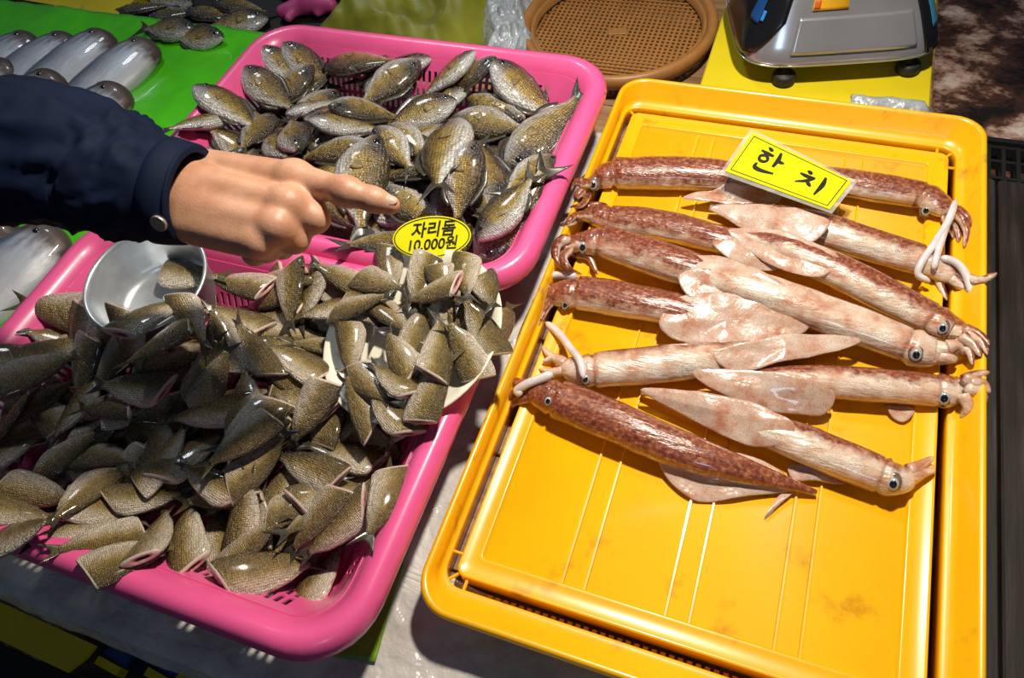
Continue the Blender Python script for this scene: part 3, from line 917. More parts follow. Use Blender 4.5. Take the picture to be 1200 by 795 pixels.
(-0.3961,0.3536,0.0773,0.0800,-0.261,0.009,0.544,1,"headless fish, tail left, tenth row from near basket's front rim, tenth from left"),
(-0.6499,0.2134,0.0770,0.0871,-0.240,-0.057,-2.327,0,"headless fish, tail upper right, sixth row from near basket's front rim, first from left"),
(-0.5622,0.1899,0.0752,0.0800,3.027,-0.261,0.192,0,"headless fish, tail left, fifth row from near basket's front rim, fourth from left"),
(-0.5329,0.2089,0.0939,0.0840,0.207,-0.005,0.179,0,"headless fish, tail left, sixth row from near basket's front rim, second from left"),
(-0.4706,0.2558,0.0925,0.0800,0.033,0.500,-1.729,0,"headless fish, tail upper right, eighth row from near basket's front rim, sixth from left"),
(-0.4531,0.2466,0.0936,0.0800,-0.167,0.409,-1.724,0,"headless fish, tail upper right, eighth row from near basket's front rim, seventh from left"),
(-0.4525,0.2079,0.0813,0.0800,0.316,0.057,0.471,4,"headless fish, tail left, sixth row from near basket's front rim, sixth from left"),
(-0.4224,0.2411,0.0816,0.0800,3.155,-0.002,-1.025,3,"headless fish, tail top, seventh row from near basket's front rim, sixth from left"),
(-0.3995,0.2033,0.0868,0.0800,3.414,0.106,1.233,0,"headless fish, tail lower left, sixth row from near basket's front rim, seventh from left"),
(-0.3802,0.2550,0.0660,0.0800,0.135,0.048,-0.001,0,"headless fish, tail left, eighth row from near basket's front rim, ninth from left"),
(-0.3587,0.2378,0.0677,0.0800,3.342,-0.416,1.313,3,"headless fish, tail lower left, seventh row from near basket's front rim, seventh from left"),
(-0.5654,0.0988,0.0637,0.0800,-0.324,-0.243,-2.945,0,"headless fish, tail right, second row from near basket's front rim, second from left"),
(-0.5185,0.1008,0.0779,0.0800,3.475,0.436,1.635,4,"headless fish, tail lower left, second row from near basket's front rim, third from left"),
(-0.4624,0.1284,0.0607,0.0800,3.074,-0.127,-2.663,4,"headless fish, tail right, second row from near basket's front rim, fifth from left"),
(-0.3941,0.1844,0.0931,0.0800,3.145,0.038,1.082,3,"headless fish, tail lower left, fifth row from near basket's front rim, seventh from left"),
(-0.3742,0.1914,0.0734,0.0800,-0.210,0.143,-1.952,2,"headless fish, tail upper right, fifth row from near basket's front rim, eighth from left"),
(-0.4178,0.1547,0.0714,0.0800,0.002,0.147,-0.184,4,"headless fish, tail upper left, fourth row from near basket's front rim, fifth from left"),
(-0.3723,0.1447,0.0620,0.0800,3.014,0.451,-1.338,4,"headless fish, tail top, third row from near basket's front rim, seventh from left"),
(-0.3410,0.1948,0.0645,0.0800,0.307,0.007,-0.104,0,"headless fish, tail upper left, fifth row from near basket's front rim, ninth from left"),
(-0.3269,0.2222,0.0451,0.0858,-0.317,0.220,0.112,0,"headless fish, tail left, sixth row from near basket's front rim, ninth from left"),
(-0.4355,0.1013,0.0664,0.0800,3.197,-0.500,-1.034,3,"headless fish, tail top, first row from near basket's front rim, eighth from left"),
(-0.4170,0.1144,0.0550,0.0842,3.144,-0.235,-0.915,2,"headless fish, tail top, second row from near basket's front rim, sixth from left"),
(-0.3499,0.1204,0.0571,0.0837,0.315,0.111,-2.040,1,"headless fish, tail upper right, second row from near basket's front rim, eighth from left"),
(-0.3218,0.1065,0.0471,0.0911,2.898,-0.500,-2.394,0,'headless silver-bellied fish nearest the front rim slots of near basket'),
(-0.2877,0.1449,0.0580,0.0800,0.233,-0.318,0.915,4,"headless fish, tail lower left, third row from near basket's front rim, tenth from left"),
]
NEAR_BURIED = [
(-0.5816,0.1647,0.0130,0.1107,-0.174,-0.001,-2.356,4,"buried headless fish, tail upper right, first buried row from near basket's front, second from left"),
(-0.5157,0.1729,0.0129,0.1081,2.948,0.000,-1.123,0,"buried headless fish, tail top, first buried row from near basket's front, third from left"),
(-0.4398,0.1619,0.0127,0.1005,0.255,-0.011,2.796,1,"buried headless fish, tail lower right, first buried row from near basket's front, fifth from left"),
(-0.3836,0.1716,0.0132,0.0917,-0.405,-0.000,1.353,4,"buried headless fish, tail lower left, first buried row from near basket's front, sixth from left"),
(-0.3413,0.2162,0.0161,0.1015,-0.121,0.109,0.575,3,"buried headless fish, tail left, third buried row from near basket's front, fifth from left"),
(-0.5709,0.1674,0.0228,0.0913,3.187,-0.154,-2.704,1,"buried headless fish, tail right, second buried row from near basket's front, fourth from left"),
(-0.4320,0.1763,0.0194,0.0996,3.361,0.011,-0.778,3,"buried headless fish, tail top, second buried row from near basket's front, sixth from left"),
(-0.4737,0.2245,0.0293,0.0914,0.221,0.015,-0.571,3,"buried headless fish, tail upper left, third buried row from near basket's front, second from left"),
(-0.3867,0.2262,0.0210,0.0983,0.112,-0.134,0.859,4,"buried headless fish, tail lower left, third buried row from near basket's front, fourth from left"),
(-0.3153,0.2122,0.0230,0.0934,2.862,0.119,-1.723,2,"buried headless fish, tail upper right, third buried row from near basket's front, sixth from left"),
(-0.5753,0.2808,0.0260,0.1023,3.536,-0.169,-0.326,1,"buried headless fish, tail upper left, fifth buried row from near basket's front, third from left"),
(-0.5060,0.2741,0.0300,0.1010,3.212,-0.358,-3.044,4,"buried headless fish, tail right, fifth buried row from near basket's front, fifth from left"),
(-0.6783,0.1852,0.0454,0.0978,-0.251,-0.500,2.090,4,"buried headless fish, tail bottom, second buried row from near basket's front, first from left"),
(-0.6401,0.2404,0.0130,0.0995,2.866,-0.041,-0.243,3,"buried headless fish, tail upper left, fourth buried row from near basket's front, second from left"),
(-0.6773,0.2980,0.0403,0.1085,0.361,0.040,-1.483,2,"buried headless fish, tail upper right, fifth buried row from near basket's front, first from left"),
(-0.6130,0.2938,0.0259,0.1010,2.732,-0.205,-0.768,1,"buried headless fish, tail top, fifth buried row from near basket's front, second from left"),
(-0.6577,0.1666,0.0312,0.0924,3.220,-0.100,1.562,1,"buried headless fish, tail lower left, second buried row from near basket's front, second from left"),
(-0.6267,0.2347,0.0263,0.0881,0.034,-0.050,-2.024,2,"buried headless fish, tail upper right, fourth buried row from near basket's front, first from left"),
(-0.4651,0.3149,0.0219,0.0889,-0.338,-0.270,-0.917,0,"buried headless fish, tail top, sixth buried row from near basket's front, second from left"),
(-0.4835,0.3542,0.0496,0.1023,-0.352,-0.500,1.240,0,"buried headless fish, tail lower left, sixth buried row from near basket's front, first from left"),
(-0.4328,0.3045,0.0452,0.0993,3.037,-0.070,1.588,1,"buried headless fish, tail lower left, sixth buried row from near basket's front, third from left"),
(-0.3920,0.3503,0.0421,0.0993,3.211,-0.500,2.073,1,"buried headless fish, tail bottom, sixth buried row from near basket's front, fourth from left"),
(-0.5997,0.1697,0.0381,0.1072,2.819,-0.001,0.487,3,"buried headless fish, tail left, second buried row from near basket's front, third from left"),
(-0.4579,0.1803,0.0282,0.0972,0.198,-0.010,-0.729,2,"buried headless fish, tail top, second buried row from near basket's front, fifth from left"),
(-0.5610,0.2296,0.0449,0.0971,3.366,-0.052,-2.047,4,"buried headless fish, tail upper right, fourth buried row from near basket's front, third from left"),
(-0.4804,0.2320,0.0379,0.1014,2.815,0.110,1.673,0,"buried headless fish, tail lower left, fourth buried row from near basket's front, fourth from left"),
(-0.6014,0.1449,0.0419,0.1131,0.284,0.198,-1.506,0,"buried headless fish, tail upper right, first buried row from near basket's front, first from left"),
(-0.4179,0.1485,0.0421,0.1111,2.764,-0.103,1.197,3,"buried headless fish, tail lower left, first buried row from near basket's front, fourth from left"),
(-0.5458,0.2138,0.0547,0.1111,2.904,0.051,-0.699,4,"buried headless fish, tail top, third buried row from near basket's front, first from left"),
(-0.4636,0.2208,0.0477,0.1005,3.456,-0.053,0.207,4,"buried headless fish, tail left, fourth buried row from near basket's front, fifth from left"),
(-0.3862,0.2168,0.0496,0.0944,0.014,-0.338,-2.074,0,"buried headless fish, tail upper right, third buried row from near basket's front, third from left"),
(-0.5235,0.2851,0.0623,0.1118,-0.255,-0.231,-0.128,0,"buried headless fish, tail upper left, fifth buried row from near basket's front, fourth from left"),
(-0.4341,0.2838,0.0630,0.1111,3.229,-0.500,3.125,2,"buried headless fish, tail right, fifth buried row from near basket's front, sixth from left"),
(-0.3461,0.2731,0.0367,0.1102,0.228,-0.160,2.922,1,"buried headless fish, tail lower right, fourth buried row from near basket's front, sixth from left"),
]
SIDE_FISH = [
(-0.2165,0.3985,0.0641,0.0800,0.000,-0.500,-1.511,3,'headless fish leaning outside the pink basket, between white plate and yellow tray'),
]
PLATE_FISH = [
(-0.2473,0.2894,0.0964,0.0700,-0.152,-0.136,1.837,2,'headless fish on the white plate, tail bottom, second row up, third from left'),
(-0.2490,0.3525,0.1096,0.0700,3.246,-0.123,1.538,0,'headless fish on the white plate, tail lower left, fourth row up, fourth from left'),
(-0.2806,0.3476,0.1003,0.0700,-0.015,0.099,-1.462,1,'headless fish on the white plate, tail top, third row up, fourth from left'),
(-0.2184,0.3824,0.1267,0.0700,2.910,0.348,2.157,2,'headless fish on the white plate, tail bottom, fifth row up, fourth from left'),
(-0.3444,0.3547,0.0899,0.0700,3.226,0.052,2.587,2,'headless fish on the white plate, tail lower right, third row up, second from left'),
(-0.2581,0.2511,0.0837,0.0700,-0.252,-0.500,1.091,1,'headless fish on the white plate, tail lower left, first row up, fifth from left'),
(-0.2789,0.2591,0.0885,0.0700,-0.062,-0.016,-0.509,4,'headless fish on the white plate, tail upper left, first row up, third from left'),
(-0.2262,0.3289,0.1156,0.0700,3.224,0.500,-0.695,1,'headless fish on the white plate, tail upper left, third row up, fifth from left'),
(-0.3082,0.3496,0.0982,0.0700,0.213,0.086,2.604,4,'headless fish on the white plate, tail lower right, third row up, third from left'),
(-0.2454,0.3944,0.1221,0.0700,-0.018,0.177,1.996,2,'headless fish on the white plate, tail bottom, fifth row up, third from left'),
(-0.2572,0.3826,0.1204,0.0700,-0.110,0.176,2.347,2,'headless fish on the white plate, tail lower right, fifth row up, second from left'),
(-0.2959,0.3894,0.1069,0.0700,3.257,-0.101,1.740,1,'headless fish on the white plate, tail bottom, fourth row up, second from left'),
(-0.3341,0.4020,0.0994,0.0700,0.054,0.073,2.126,2,'headless fish on the white plate, tail bottom, fifth row up, first from left'),
(-0.3422,0.3579,0.1028,0.0700,0.161,0.317,-2.734,0,'headless fish on the white plate, tail right, third row up, first from left'),
(-0.3132,0.2662,0.0837,0.0700,3.078,0.369,-0.738,4,'headless fish on the white plate, tail upper left, first row up, first from left'),
(-0.2983,0.2763,0.0903,0.0700,-0.127,0.111,2.678,0,'headless fish on the white plate, tail lower right, first row up, second from left'),
(-0.3352,0.3872,0.0996,0.0700,-0.211,0.191,2.979,0,'headless fish on the white plate, tail right, fourth row up, first from left'),
(-0.3414,0.3096,0.0849,0.0765,0.252,-0.189,1.945,4,'headless fish on the white plate, tail bottom, second row up, first from left'),
(-0.2889,0.3154,0.1024,0.0700,3.302,-0.027,-0.725,0,'headless fish on the white plate, tail upper left, second row up, second from left'),
(-0.2846,0.2867,0.0999,0.0700,-0.156,-0.096,-0.392,4,'headless fish on the white plate, tail upper left, first row up, fourth from left'),
(-0.2340,0.2887,0.1093,0.0767,0.198,0.197,-1.729,1,'headless fish on the white plate, tail upper right, second row up, fifth from left'),
(-0.2498,0.3277,0.1137,0.0785,-0.157,-0.016,-1.258,2,'headless fish on the white plate, tail top, second row up, fourth from left'),
(-0.2786,0.3732,0.1174,0.0700,3.032,-0.433,0.301,1,'headless fish on the white plate, tail left, fourth row up, third from left'),
(-0.2192,0.3536,0.1211,0.0700,0.158,0.500,-0.693,0,'headless fish on the white plate, tail upper left, fourth row up, fifth from left'),
]
FAR_FISH = [
(-0.3753,0.4467,0.0846,0.1080,2.892,0.452,0.763,0,'whole olive fish, tail left, first row up in far basket, fourth from left'),
(-0.5620,0.5591,0.0865,0.1080,2.977,0.304,2.447,0,'whole olive fish, tail lower right, second row up in far basket, fourth from left'),
(-0.6924,0.5695,0.0933,0.1080,-0.217,0.399,1.140,0,'whole olive fish, tail lower left, second row up in far basket, first from left'),
(-0.6561,0.7326,0.0597,0.1080,3.087,-0.500,2.861,0,'whole olive fish, tail right, fifth row up in far basket, second from left'),
(-0.6546,0.6724,0.0381,0.1080,-0.206,-0.170,-1.745,0,'whole olive fish, tail upper right, fourth row up in far basket, second from left'),
(-0.4325,0.4971,0.0662,0.1080,2.995,-0.500,2.856,0,'whole olive fish, tail lower right, first row up in far basket, second from left'),
(-0.6510,0.5808,0.0598,0.1080,-0.026,0.500,0.045,0,'whole olive fish, tail left, second row up in far basket, third from left'),
(-0.4034,0.5981,0.0878,0.1080,-0.177,0.054,2.581,0,'whole olive fish, tail lower right, fourth row up in far basket, sixth from left'),
(-0.4105,0.5750,0.0965,0.1080,-0.133,0.000,2.475,0,'whole olive fish, tail lower right, third row up in far basket, fifth from left'),
(-0.3610,0.5120,0.0720,0.1080,-0.074,-0.170,2.747,0,'whole olive fish, tail lower right, first row up in far basket, fifth from left'),
(-0.2910,0.5450,0.0624,0.1080,0.263,-0.459,2.927,0,'whole olive fish, tail right, first row up in far basket, sixth from left'),
(-0.2958,0.6755,0.0424,0.1080,2.858,-0.089,-1.512,0,'whole olive fish, tail top, fifth row up in far basket, seventh from left'),
(-0.5713,0.6739,0.0610,0.1080,3.484,-0.271,-2.160,0,'whole olive fish, tail upper right, fourth row up in far basket, third from left'),
(-0.5277,0.7454,0.0459,0.1080,-0.139,0.033,-0.079,0,'whole olive fish, tail left, sixth row up in far basket, third from left'),
(-0.2765,0.5342,0.0595,0.1080,2.803,-0.090,1.088,0,'whole olive fish, tail lower left, first row up in far basket, seventh from left'),
(-0.6297,0.7433,0.0599,0.1080,2.941,-0.500,2.782,0,'whole olive fish, tail lower right, sixth row up in far basket, first from left'),
(-0.5011,0.7541,0.0707,0.1080,-0.020,-0.175,0.342,0,'dark whole fish at the very back of pile, nearest far slots'),
(-0.3989,0.7529,0.0657,0.1080,3.015,-0.500,0.514,0,'whole olive fish, tail left, seventh row up in far basket, third from left'),
(-0.6162,0.7247,0.0519,0.1080,0.217,0.173,-2.293,2,'whole olive fish, tail upper right, fifth row up in far basket, third from left'),
(-0.5101,0.6380,0.0838,0.1080,3.185,-0.181,-2.477,1,'whole olive fish, tail right, fourth row up in far basket, fourth from left'),
(-0.4336,0.7169,0.0535,0.1080,0.029,-0.182,0.461,1,'whole olive fish, tail left, sixth row up in far basket, fifth from left'),
(-0.4822,0.6490,0.0829,0.1080,-0.050,-0.500,-2.555,1,'whole olive fish, tail right, fifth row up in far basket, fourth from left'),
(-0.3110,0.6001,0.0677,0.1270,-0.077,0.041,-1.039,0,'whole olive fish, tail top, third row up in far basket, seventh from left'),
(-0.2458,0.5334,0.0814,0.1504,-0.269,0.414,-1.982,0,'slim whole fish lying along right front rim, beside the oval price sign'),
(-0.4407,0.4854,0.0817,0.1080,-0.170,-0.455,2.777,0,'whole olive fish, tail lower right, first row up in far basket, first from left'),
(-0.6387,0.6901,0.0601,0.1080,3.295,-0.210,1.208,0,'whole olive fish, tail lower left, fifth row up in far basket, first from left'),
(-0.6472,0.5678,0.0716,0.1080,-0.059,0.412,-0.221,0,'whole olive fish, tail left, second row up in far basket, second from left'),
(-0.4234,0.7456,0.0716,0.1085,-0.226,-0.407,0.760,1,'whole olive fish, tail left, seventh row up in far basket, second from left'),
(-0.5427,0.7514,0.0753,0.1432,0.153,0.206,3.127,2,'whole olive fish, tail right, sixth row up in far basket, second from left'),
(-0.4925,0.7079,0.0764,0.1219,3.402,-0.133,1.099,1,'whole olive fish, tail lower left, sixth row up in far basket, fourth from left'),
(-0.3067,0.7458,0.0633,0.1358,3.117,-0.385,2.777,1,'whole fish at the far right of pile, head left, below the rim slots'),
(-0.3583,0.7278,0.0534,0.1176,3.434,0.039,-0.330,2,'whole olive fish, tail upper left, sixth row up in far basket, sixth from left'),
(-0.4908,0.6163,0.0870,0.1080,3.278,-0.293,-2.802,0,'whole olive fish, tail right, fourth row up in far basket, fifth from left'),
(-0.4371,0.6733,0.0640,0.1187,0.304,-0.069,0.786,2,'whole olive fish, tail left, fifth row up in far basket, fifth from left'),
(-0.3366,0.6929,0.0530,0.1236,-0.328,0.083,3.088,0,'whole olive fish, tail right, fifth row up in far basket, sixth from left'),
(-0.2482,0.5730,0.0903,0.1080,3.215,0.162,1.232,0,'whole olive fish, tail lower left, fourth row up in far basket, seventh from left'),
(-0.2500,0.5256,0.0960,0.1080,3.140,0.300,-1.997,1,'whole olive fish, tail upper right, second row up in far basket, sixth from left'),
(-0.4971,0.5658,0.0855,0.1080,3.176,-0.078,0.408,1,'whole olive fish, tail left, third row up in far basket, fourth from left'),
(-0.6478,0.6739,0.0698,0.1212,3.049,-0.261,2.776,1,'orange-olive whole fish above the wrist, head toward the left rim'),
(-0.5539,0.5823,0.0942,0.1080,0.071,-0.224,-0.921,0,'whole olive fish, tail top, third row up in far basket, third from left'),
(-0.6650,0.6099,0.0865,0.1298,3.446,-0.273,2.842,2,'dark whole fish nearest the navy cuff, head on the left rim'),
(-0.6231,0.5874,0.0735,0.1080,3.190,0.196,1.720,0,'whole olive fish, tail lower left, third row up in far basket, second from left'),
(-0.2568,0.6834,0.0709,0.1591,-0.089,0.204,-2.009,0,'whole grey-olive fish with tail raised against right rim of far pink basket'),
(-0.3430,0.5670,0.1065,0.1600,-0.266,0.158,1.826,2,'whole olive fish, tail bottom, third row up in far basket, sixth from left'),
(-0.3088,0.5349,0.0984,0.1153,3.248,-0.367,1.712,1,'whole olive fish standing head-up directly behind the oval price sign'),
(-0.4237,0.5137,0.0895,0.1600,3.336,-0.177,1.905,4,'whole bent olive fish under the pointing fingertip, tail hanging over pink rim'),
]
FAR_BURIED = [
(-0.4347,0.5211,0.0262,0.1449,-0.190,0.063,0.575,2,'buried whole fish, tail left, first buried row in far basket, fifth from left'),
(-0.4764,0.5830,0.0248,0.1447,0.192,0.032,0.097,3,'buried whole fish, tail left, first buried row in far basket, fourth from left'),
(-0.3811,0.5840,0.0303,0.1211,3.519,-0.188,-1.691,4,'buried whole fish, tail upper right, second buried row in far basket, seventh from left'),
(-0.6092,0.6440,0.0265,0.1241,0.181,-0.186,-0.762,2,'buried whole fish, tail upper left, second buried row in far basket, second from left'),
(-0.4497,0.4927,0.0423,0.1458,-0.112,-0.032,2.706,3,'buried whole fish, tail lower right, first buried row in far basket, third from left'),
(-0.4015,0.5633,0.0454,0.1273,-0.387,0.142,1.265,2,'buried whole fish, tail lower left, second buried row in far basket, fifth from left'),
(-0.6267,0.6296,0.0358,0.1258,3.256,0.041,-2.280,0,'buried whole fish, tail upper right, second buried row in far basket, first from left'),
(-0.3486,0.6300,0.0449,0.1356,3.005,-0.167,-2.159,4,'buried whole fish, tail upper right, third buried row in far basket, fifth from left'),
(-0.4909,0.6934,0.0258,0.1264,2.866,0.044,1.092,0,'buried whole fish, tail lower left, fourth buried row in far basket, second from left'),
(-0.3033,0.6973,0.0264,0.1301,0.370,0.059,2.553,3,'buried whole fish, tail lower right, fourth buried row in far basket, fourth from left'),
(-0.4138,0.5276,0.0583,0.1353,0.061,0.020,-0.064,4,'buried whole fish, tail left, first buried row in far basket, sixth from left'),
(-0.3164,0.5124,0.0572,0.1326,3.311,-0.237,2.109,3,'buried whole fish, tail bottom, first buried row in far basket, seventh from left'),
(-0.5465,0.5854,0.0636,0.1392,2.821,0.028,-0.933,1,'buried whole fish, tail top, second buried row in far basket, third from left'),
(-0.4594,0.5922,0.0590,0.1439,0.157,0.132,2.812,1,'buried whole fish, tail lower right, second buried row in far basket, fourth from left'),
(-0.3606,0.5798,0.0738,0.1189,-0.312,0.210,2.534,0,'buried whole fish, tail lower right, third buried row in far basket, fourth from left'),
(-0.5946,0.6623,0.0500,0.1260,3.318,0.058,1.335,3,'buried whole fish, tail lower left, third buried row in far basket, first from left'),
(-0.5057,0.6633,0.0498,0.1220,0.044,-0.305,-1.162,2,'buried whole fish, tail top, fourth buried row in far basket, first from left'),
(-0.4053,0.6568,0.0454,0.1394,3.254,0.077,1.723,0,'buried whole fish, tail bottom, fourth buried row in far basket, third from left'),
(-0.3153,0.6612,0.0266,0.1267,3.351,0.089,-0.865,2,'buried whole fish, tail upper left, third buried row in far basket, seventh from left'),
(-0.5812,0.5547,0.0681,0.1293,3.328,-0.013,-1.895,3,'buried whole fish, tail upper right, first buried row in far basket, first from left'),
(-0.4840,0.5409,0.0772,0.1263,3.096,-0.082,-1.691,3,'buried whole fish, tail upper right, first buried row in far basket, second from left'),
(-0.3814,0.5566,0.0871,0.1247,2.760,-0.066,0.484,1,'buried whole fish, tail left, second buried row in far basket, sixth from left'),
(-0.5259,0.6266,0.0701,0.1387,0.063,0.112,1.347,2,'buried whole fish, tail lower left, third buried row in far basket, second from left'),
(-0.4245,0.6212,0.0681,0.1427,-0.378,0.144,0.785,0,'buried whole fish, tail left, third buried row in far basket, third from left'),
(-0.3296,0.6263,0.0516,0.1422,-0.114,0.142,-0.846,3,'buried whole fish, tail upper left, third buried row in far basket, sixth from left'),
]


for r in NEAR_BURIED: put_fish('headless_fish', HEADLESS, r, 'fish', 'half-buried fish in the near basket', .006)
for r in NEAR_FISH: put_fish('headless_fish', HEADLESS, r, 'fish', 'headless fish heaped in the near pink basket', .006)
for r in SIDE_FISH: put_fish('headless_fish', HEADLESS, r, 'fish', None, .012)
for r in PLATE_FISH: put_fish('headless_fish', HEADLESS, r, 'fish', 'headless fish on the white plate', .006)
for r in FAR_BURIED: put_fish('damselfish', WHOLE, r, 'fish', 'half-buried whole fish in the far basket', .006)
for r in FAR_FISH: put_fish('damselfish', WHOLE, r, 'fish', 'whole olive fish in the far pink basket', .006)

# white plate
pz = Vector((-0.198, -0.178, 1.0)).normalized()
plate = MB(); rings = []
for r, z in ((.001, .000), (.060, .000), (.070, .002), (.086, .012), (.094, .0155), (.0955, .0150), (.0950, .0135), (.087, .0095), (.071, -.001), (.060, -.003), (.001, -.003)):
    rings.append([(r * math.cos(2 * math.pi * k / 64), r * math.sin(2 * math.pi * k / 64), z - .012) for k in range(64)])
loft(plate, rings)
po = plate.build('plate', M['white_plate'])
po.location = (-0.289, 0.3426, 0.0971)
po.rotation_euler = pz.to_track_quat('Z', 'Y').to_euler()
tag(po, 'round off-white plate of headless fish resting on the pile', 'plate')

# steel bowl
bowl = MB(); rings = []
for r, z in ((.001, .004), (.050, .004), (.057, .007), (.0615, .016), (.068, .060), (.0695, .064), (.0725, .0655), (.074, .064), (.0735, .062), (.070, .060), (.063, .014), (.058, .003), (.050, .001), (.001, .001)):
    rings.append([(r * math.cos(2 * math.pi * k / 72), r * math.sin(2 * math.pi * k / 72), z) for k in range(72)])
loft(bowl, rings)
bo = bowl.build('steel_bowl', M['steel'])
bo.location = (-0.571, 0.321, 0.074)
bo.rotation_euler = (math.radians(7), math.radians(3), 0)
bo.scale = (0.87, 0.87, 0.87)
tag(bo, 'round steel bowl in the near pink basket beneath the arm', 'bowl')

# ------------------------------------------------------------------ squid
def px_fin(outline, z, wave=0.004, th=0.0022):
    """thin soft fin from an outline: fan of rings towards its middle"""
    n = 40; m = len(outline)
    q = []
    for k in range(n):
        t = k / n * m; i = int(t); t -= i
        a, b_, c_, d = (outline[(i + e) % m] for e in (-1, 0, 1, 2))
        q.append(.5 * (2 * b_ + (c_ - a) * t + (2 * a - 5 * b_ + 4 * c_ - d) * t * t + (3 * b_ - a - 3 * c_ + d) * t ** 3))
    c = sum(q) / n
    mb = MB(); top = []; bot = []
    for k, s in enumerate((1.0, .96, .8, .55, .3, .05)):
        t_ = th * (.25, .7, 1.0, 1.3, 1.6, 1.7)[k]
        rt = []; rb = []
        for p in q:
            w = c + (p - c) * s
            zz = w[2] + wave * noise.noise(Vector((w[0] * 45, w[1] * 45, 3.0)))
            rt.append((w[0], w[1], zz + t_ / 2)); rb.append((w[0], w[1], zz - t_ / 2))
        top.append(rt); bot.append(rb)
    loft(mb, bot[::-1] + top)
    return mb

def squid(label, axis, radii, head, arms, tents, fins, eye, pale=0.3, v0=0.25, head_r=0.0135, wob=0, bulk=1.18):
    """axis: collar -> tip of the mantle; head: points from the collar outwards; arms, tents: point lists"""
    root_loc = Vector(axis[0]); root_loc.z = 0.016
    mb = MB()
    # one skin: tip of the mantle .. collar .. head
    pts = [tuple(p) for p in axis]; rad = list(radii)
    n = 54; q = catmull([p + (r,) for p, r in zip(pts, rad)], n)
    hq = catmull([tuple(axis[0])] + [tuple(p) for p in head], 14)
    hr = [rad[0] * .72] + [head_r * bulk * k for k in (.95, 1.02, 1.05, 1.0, .95, .9, .86, .82, .76, .68, .55, .38, .12)]
    seq = [(q[i][:3], q[i][3]) for i in range(n - 1, -1, -1)]
    seq.append((q[0][:3] + (hq[1] - hq[0]) * .15, rad[0] * .93))
    seq += [(hq[i], hr[i]) for i in range(1, 14)]
    seg = 28; rings = []; uvs = []
    for i, (c, r) in enumerate(seq):
        c = Vector(c)
        a = Vector(seq[max(i - 1, 0)][0]); b = Vector(seq[min(i + 1, len(seq) - 1)][0])
        if n - 3 < i < n + 3: a = Vector(q[4][:3]); b = Vector(hq[3])
        t_ = (b - a).normalized(); s = t_.cross(Vector((0, 0, 1))).normalized(); w = s.cross(t_).normalized()
        ring = []
        for j in range(seg):
            an = 2 * math.pi * j / seg
            k = 1 + .05 * noise.noise(Vector((c.x * 40 + math.cos(an) * 1.2, c.y * 40 + math.sin(an) * 1.2, c.z * 10 + wob)))
            ring.append(c + s * (math.cos(an) * r * k * 1.06) + w * (math.sin(an) * r * k * .84))
        rings.append([p - root_loc for p in ring]); uvs.append([(i / len(seq), j / seg) for j in range(seg)])
    loft(mb, rings, uvs=uvs)
    o = mb.build('squid', M['squid'])
    o.location = root_loc
    o.color = (pale, v0, 0, 1)
    tag(o, label, 'squid', 'squid laid out on the yellow tray')
    def part(nm, mbx, mat):
        mbx.v = [tuple(Vector(p) - root_loc) for p in mbx.v]
        p = mbx.build(nm, mat, o); p.color = (min(1, pale + .1), v0, 0, 1); return p
    for a in arms:
        r0 = a[0] * 1.32; p = [tuple(x) for x in a[1]]
        m2 = MB(); k = len(p)
        tube(m2, p, [r0 * (1 - .72 * i / (k - 1)) for i in range(k)], 22, 10); part('arm', m2, M['squid'])
    for a in tents:
        r0 = a[0]; p = [tuple(x) for x in a[1]]
        m2 = MB(); tube(m2, p, [r0 * (1 - .15 * i / (len(p) - 1)) for i in range(len(p))], 26, 10); part('tentacle', m2, M['tentacle'])
    for f in fins:
        part('fin', px_fin([np.array(p, float) for p in f], 0), M['squid_fin'])
    if eye:
        e = Vector(eye[0]); er = eye[1] * .85
        nrm = (Vector((0.0, 0.0, 0.67)) - e); nrm.normalize(); nrm = (nrm + Vector((0, -.25, .3))).normalized()
        from mathutils.bvhtree import BVHTree
        bv = BVHTree.FromPolygons([Vector(p) + root_loc for p in mb.v], mb.f)
        hit = bv.ray_cast(e + nrm * .06, -nrm)[0] or bv.find_nearest(e)[0]
        near = bv.find_nearest(e)[0]
        e = (hit if (hit - e).length < .02 else near) - nrm * (er * .12)
        m2 = MB(); rg = []
        tx = nrm.cross(Vector((1, 0, 0))).normalized(); ty = nrm.cross(tx)
        for k in range(8):
            a = math.pi * (k / 7) * .55
            rr_ = er * math.sin(math.pi / 2 - a * .9) if k < 7 else er * .05
            rg.append([e + nrm * (er * .55 * math.sin(a)) + tx * (rr_ * 1.15 * math.cos(2 * math.pi * j / 18)) + ty * (rr_ * .9 * math.sin(2 * math.pi * j / 18)) for j in range(18)])
        loft(m2, rg); eo = part('eye', m2, M['squid_eye'])
        m4 = MB(); rg = []
        for k, (rr_, h) in enumerate(((1.4, -.45), (1.25, .0), (1.0, .18), (.2, .2))):
            rg.append([e + nrm * (er * h) + tx * (er * rr_ * 1.25 * math.cos(2 * math.pi * j / 20)) + ty * (er * rr_ * math.sin(2 * math.pi * j / 20)) + Vector((0, er * .35, 0)) for j in range(20)])
        loft(m4, rg); part('eye_rim', m4, M['eye_rim'])
        m3 = MB(); rg = []
        for k, (rr_, h) in enumerate(((.66, .28), (.66, .50), (.52, .60), (.05, .62))):
            rg.append([e + nrm * (er * h) + tx * (er * rr_ * math.cos(2 * math.pi * j / 14)) + ty * (er * rr_ * .85 * math.sin(2 * math.pi * j / 14)) for j in range(14)])
        loft(m3, rg); pu = part('pupil', m3, M['pupil']); pu.parent = eo
    return o

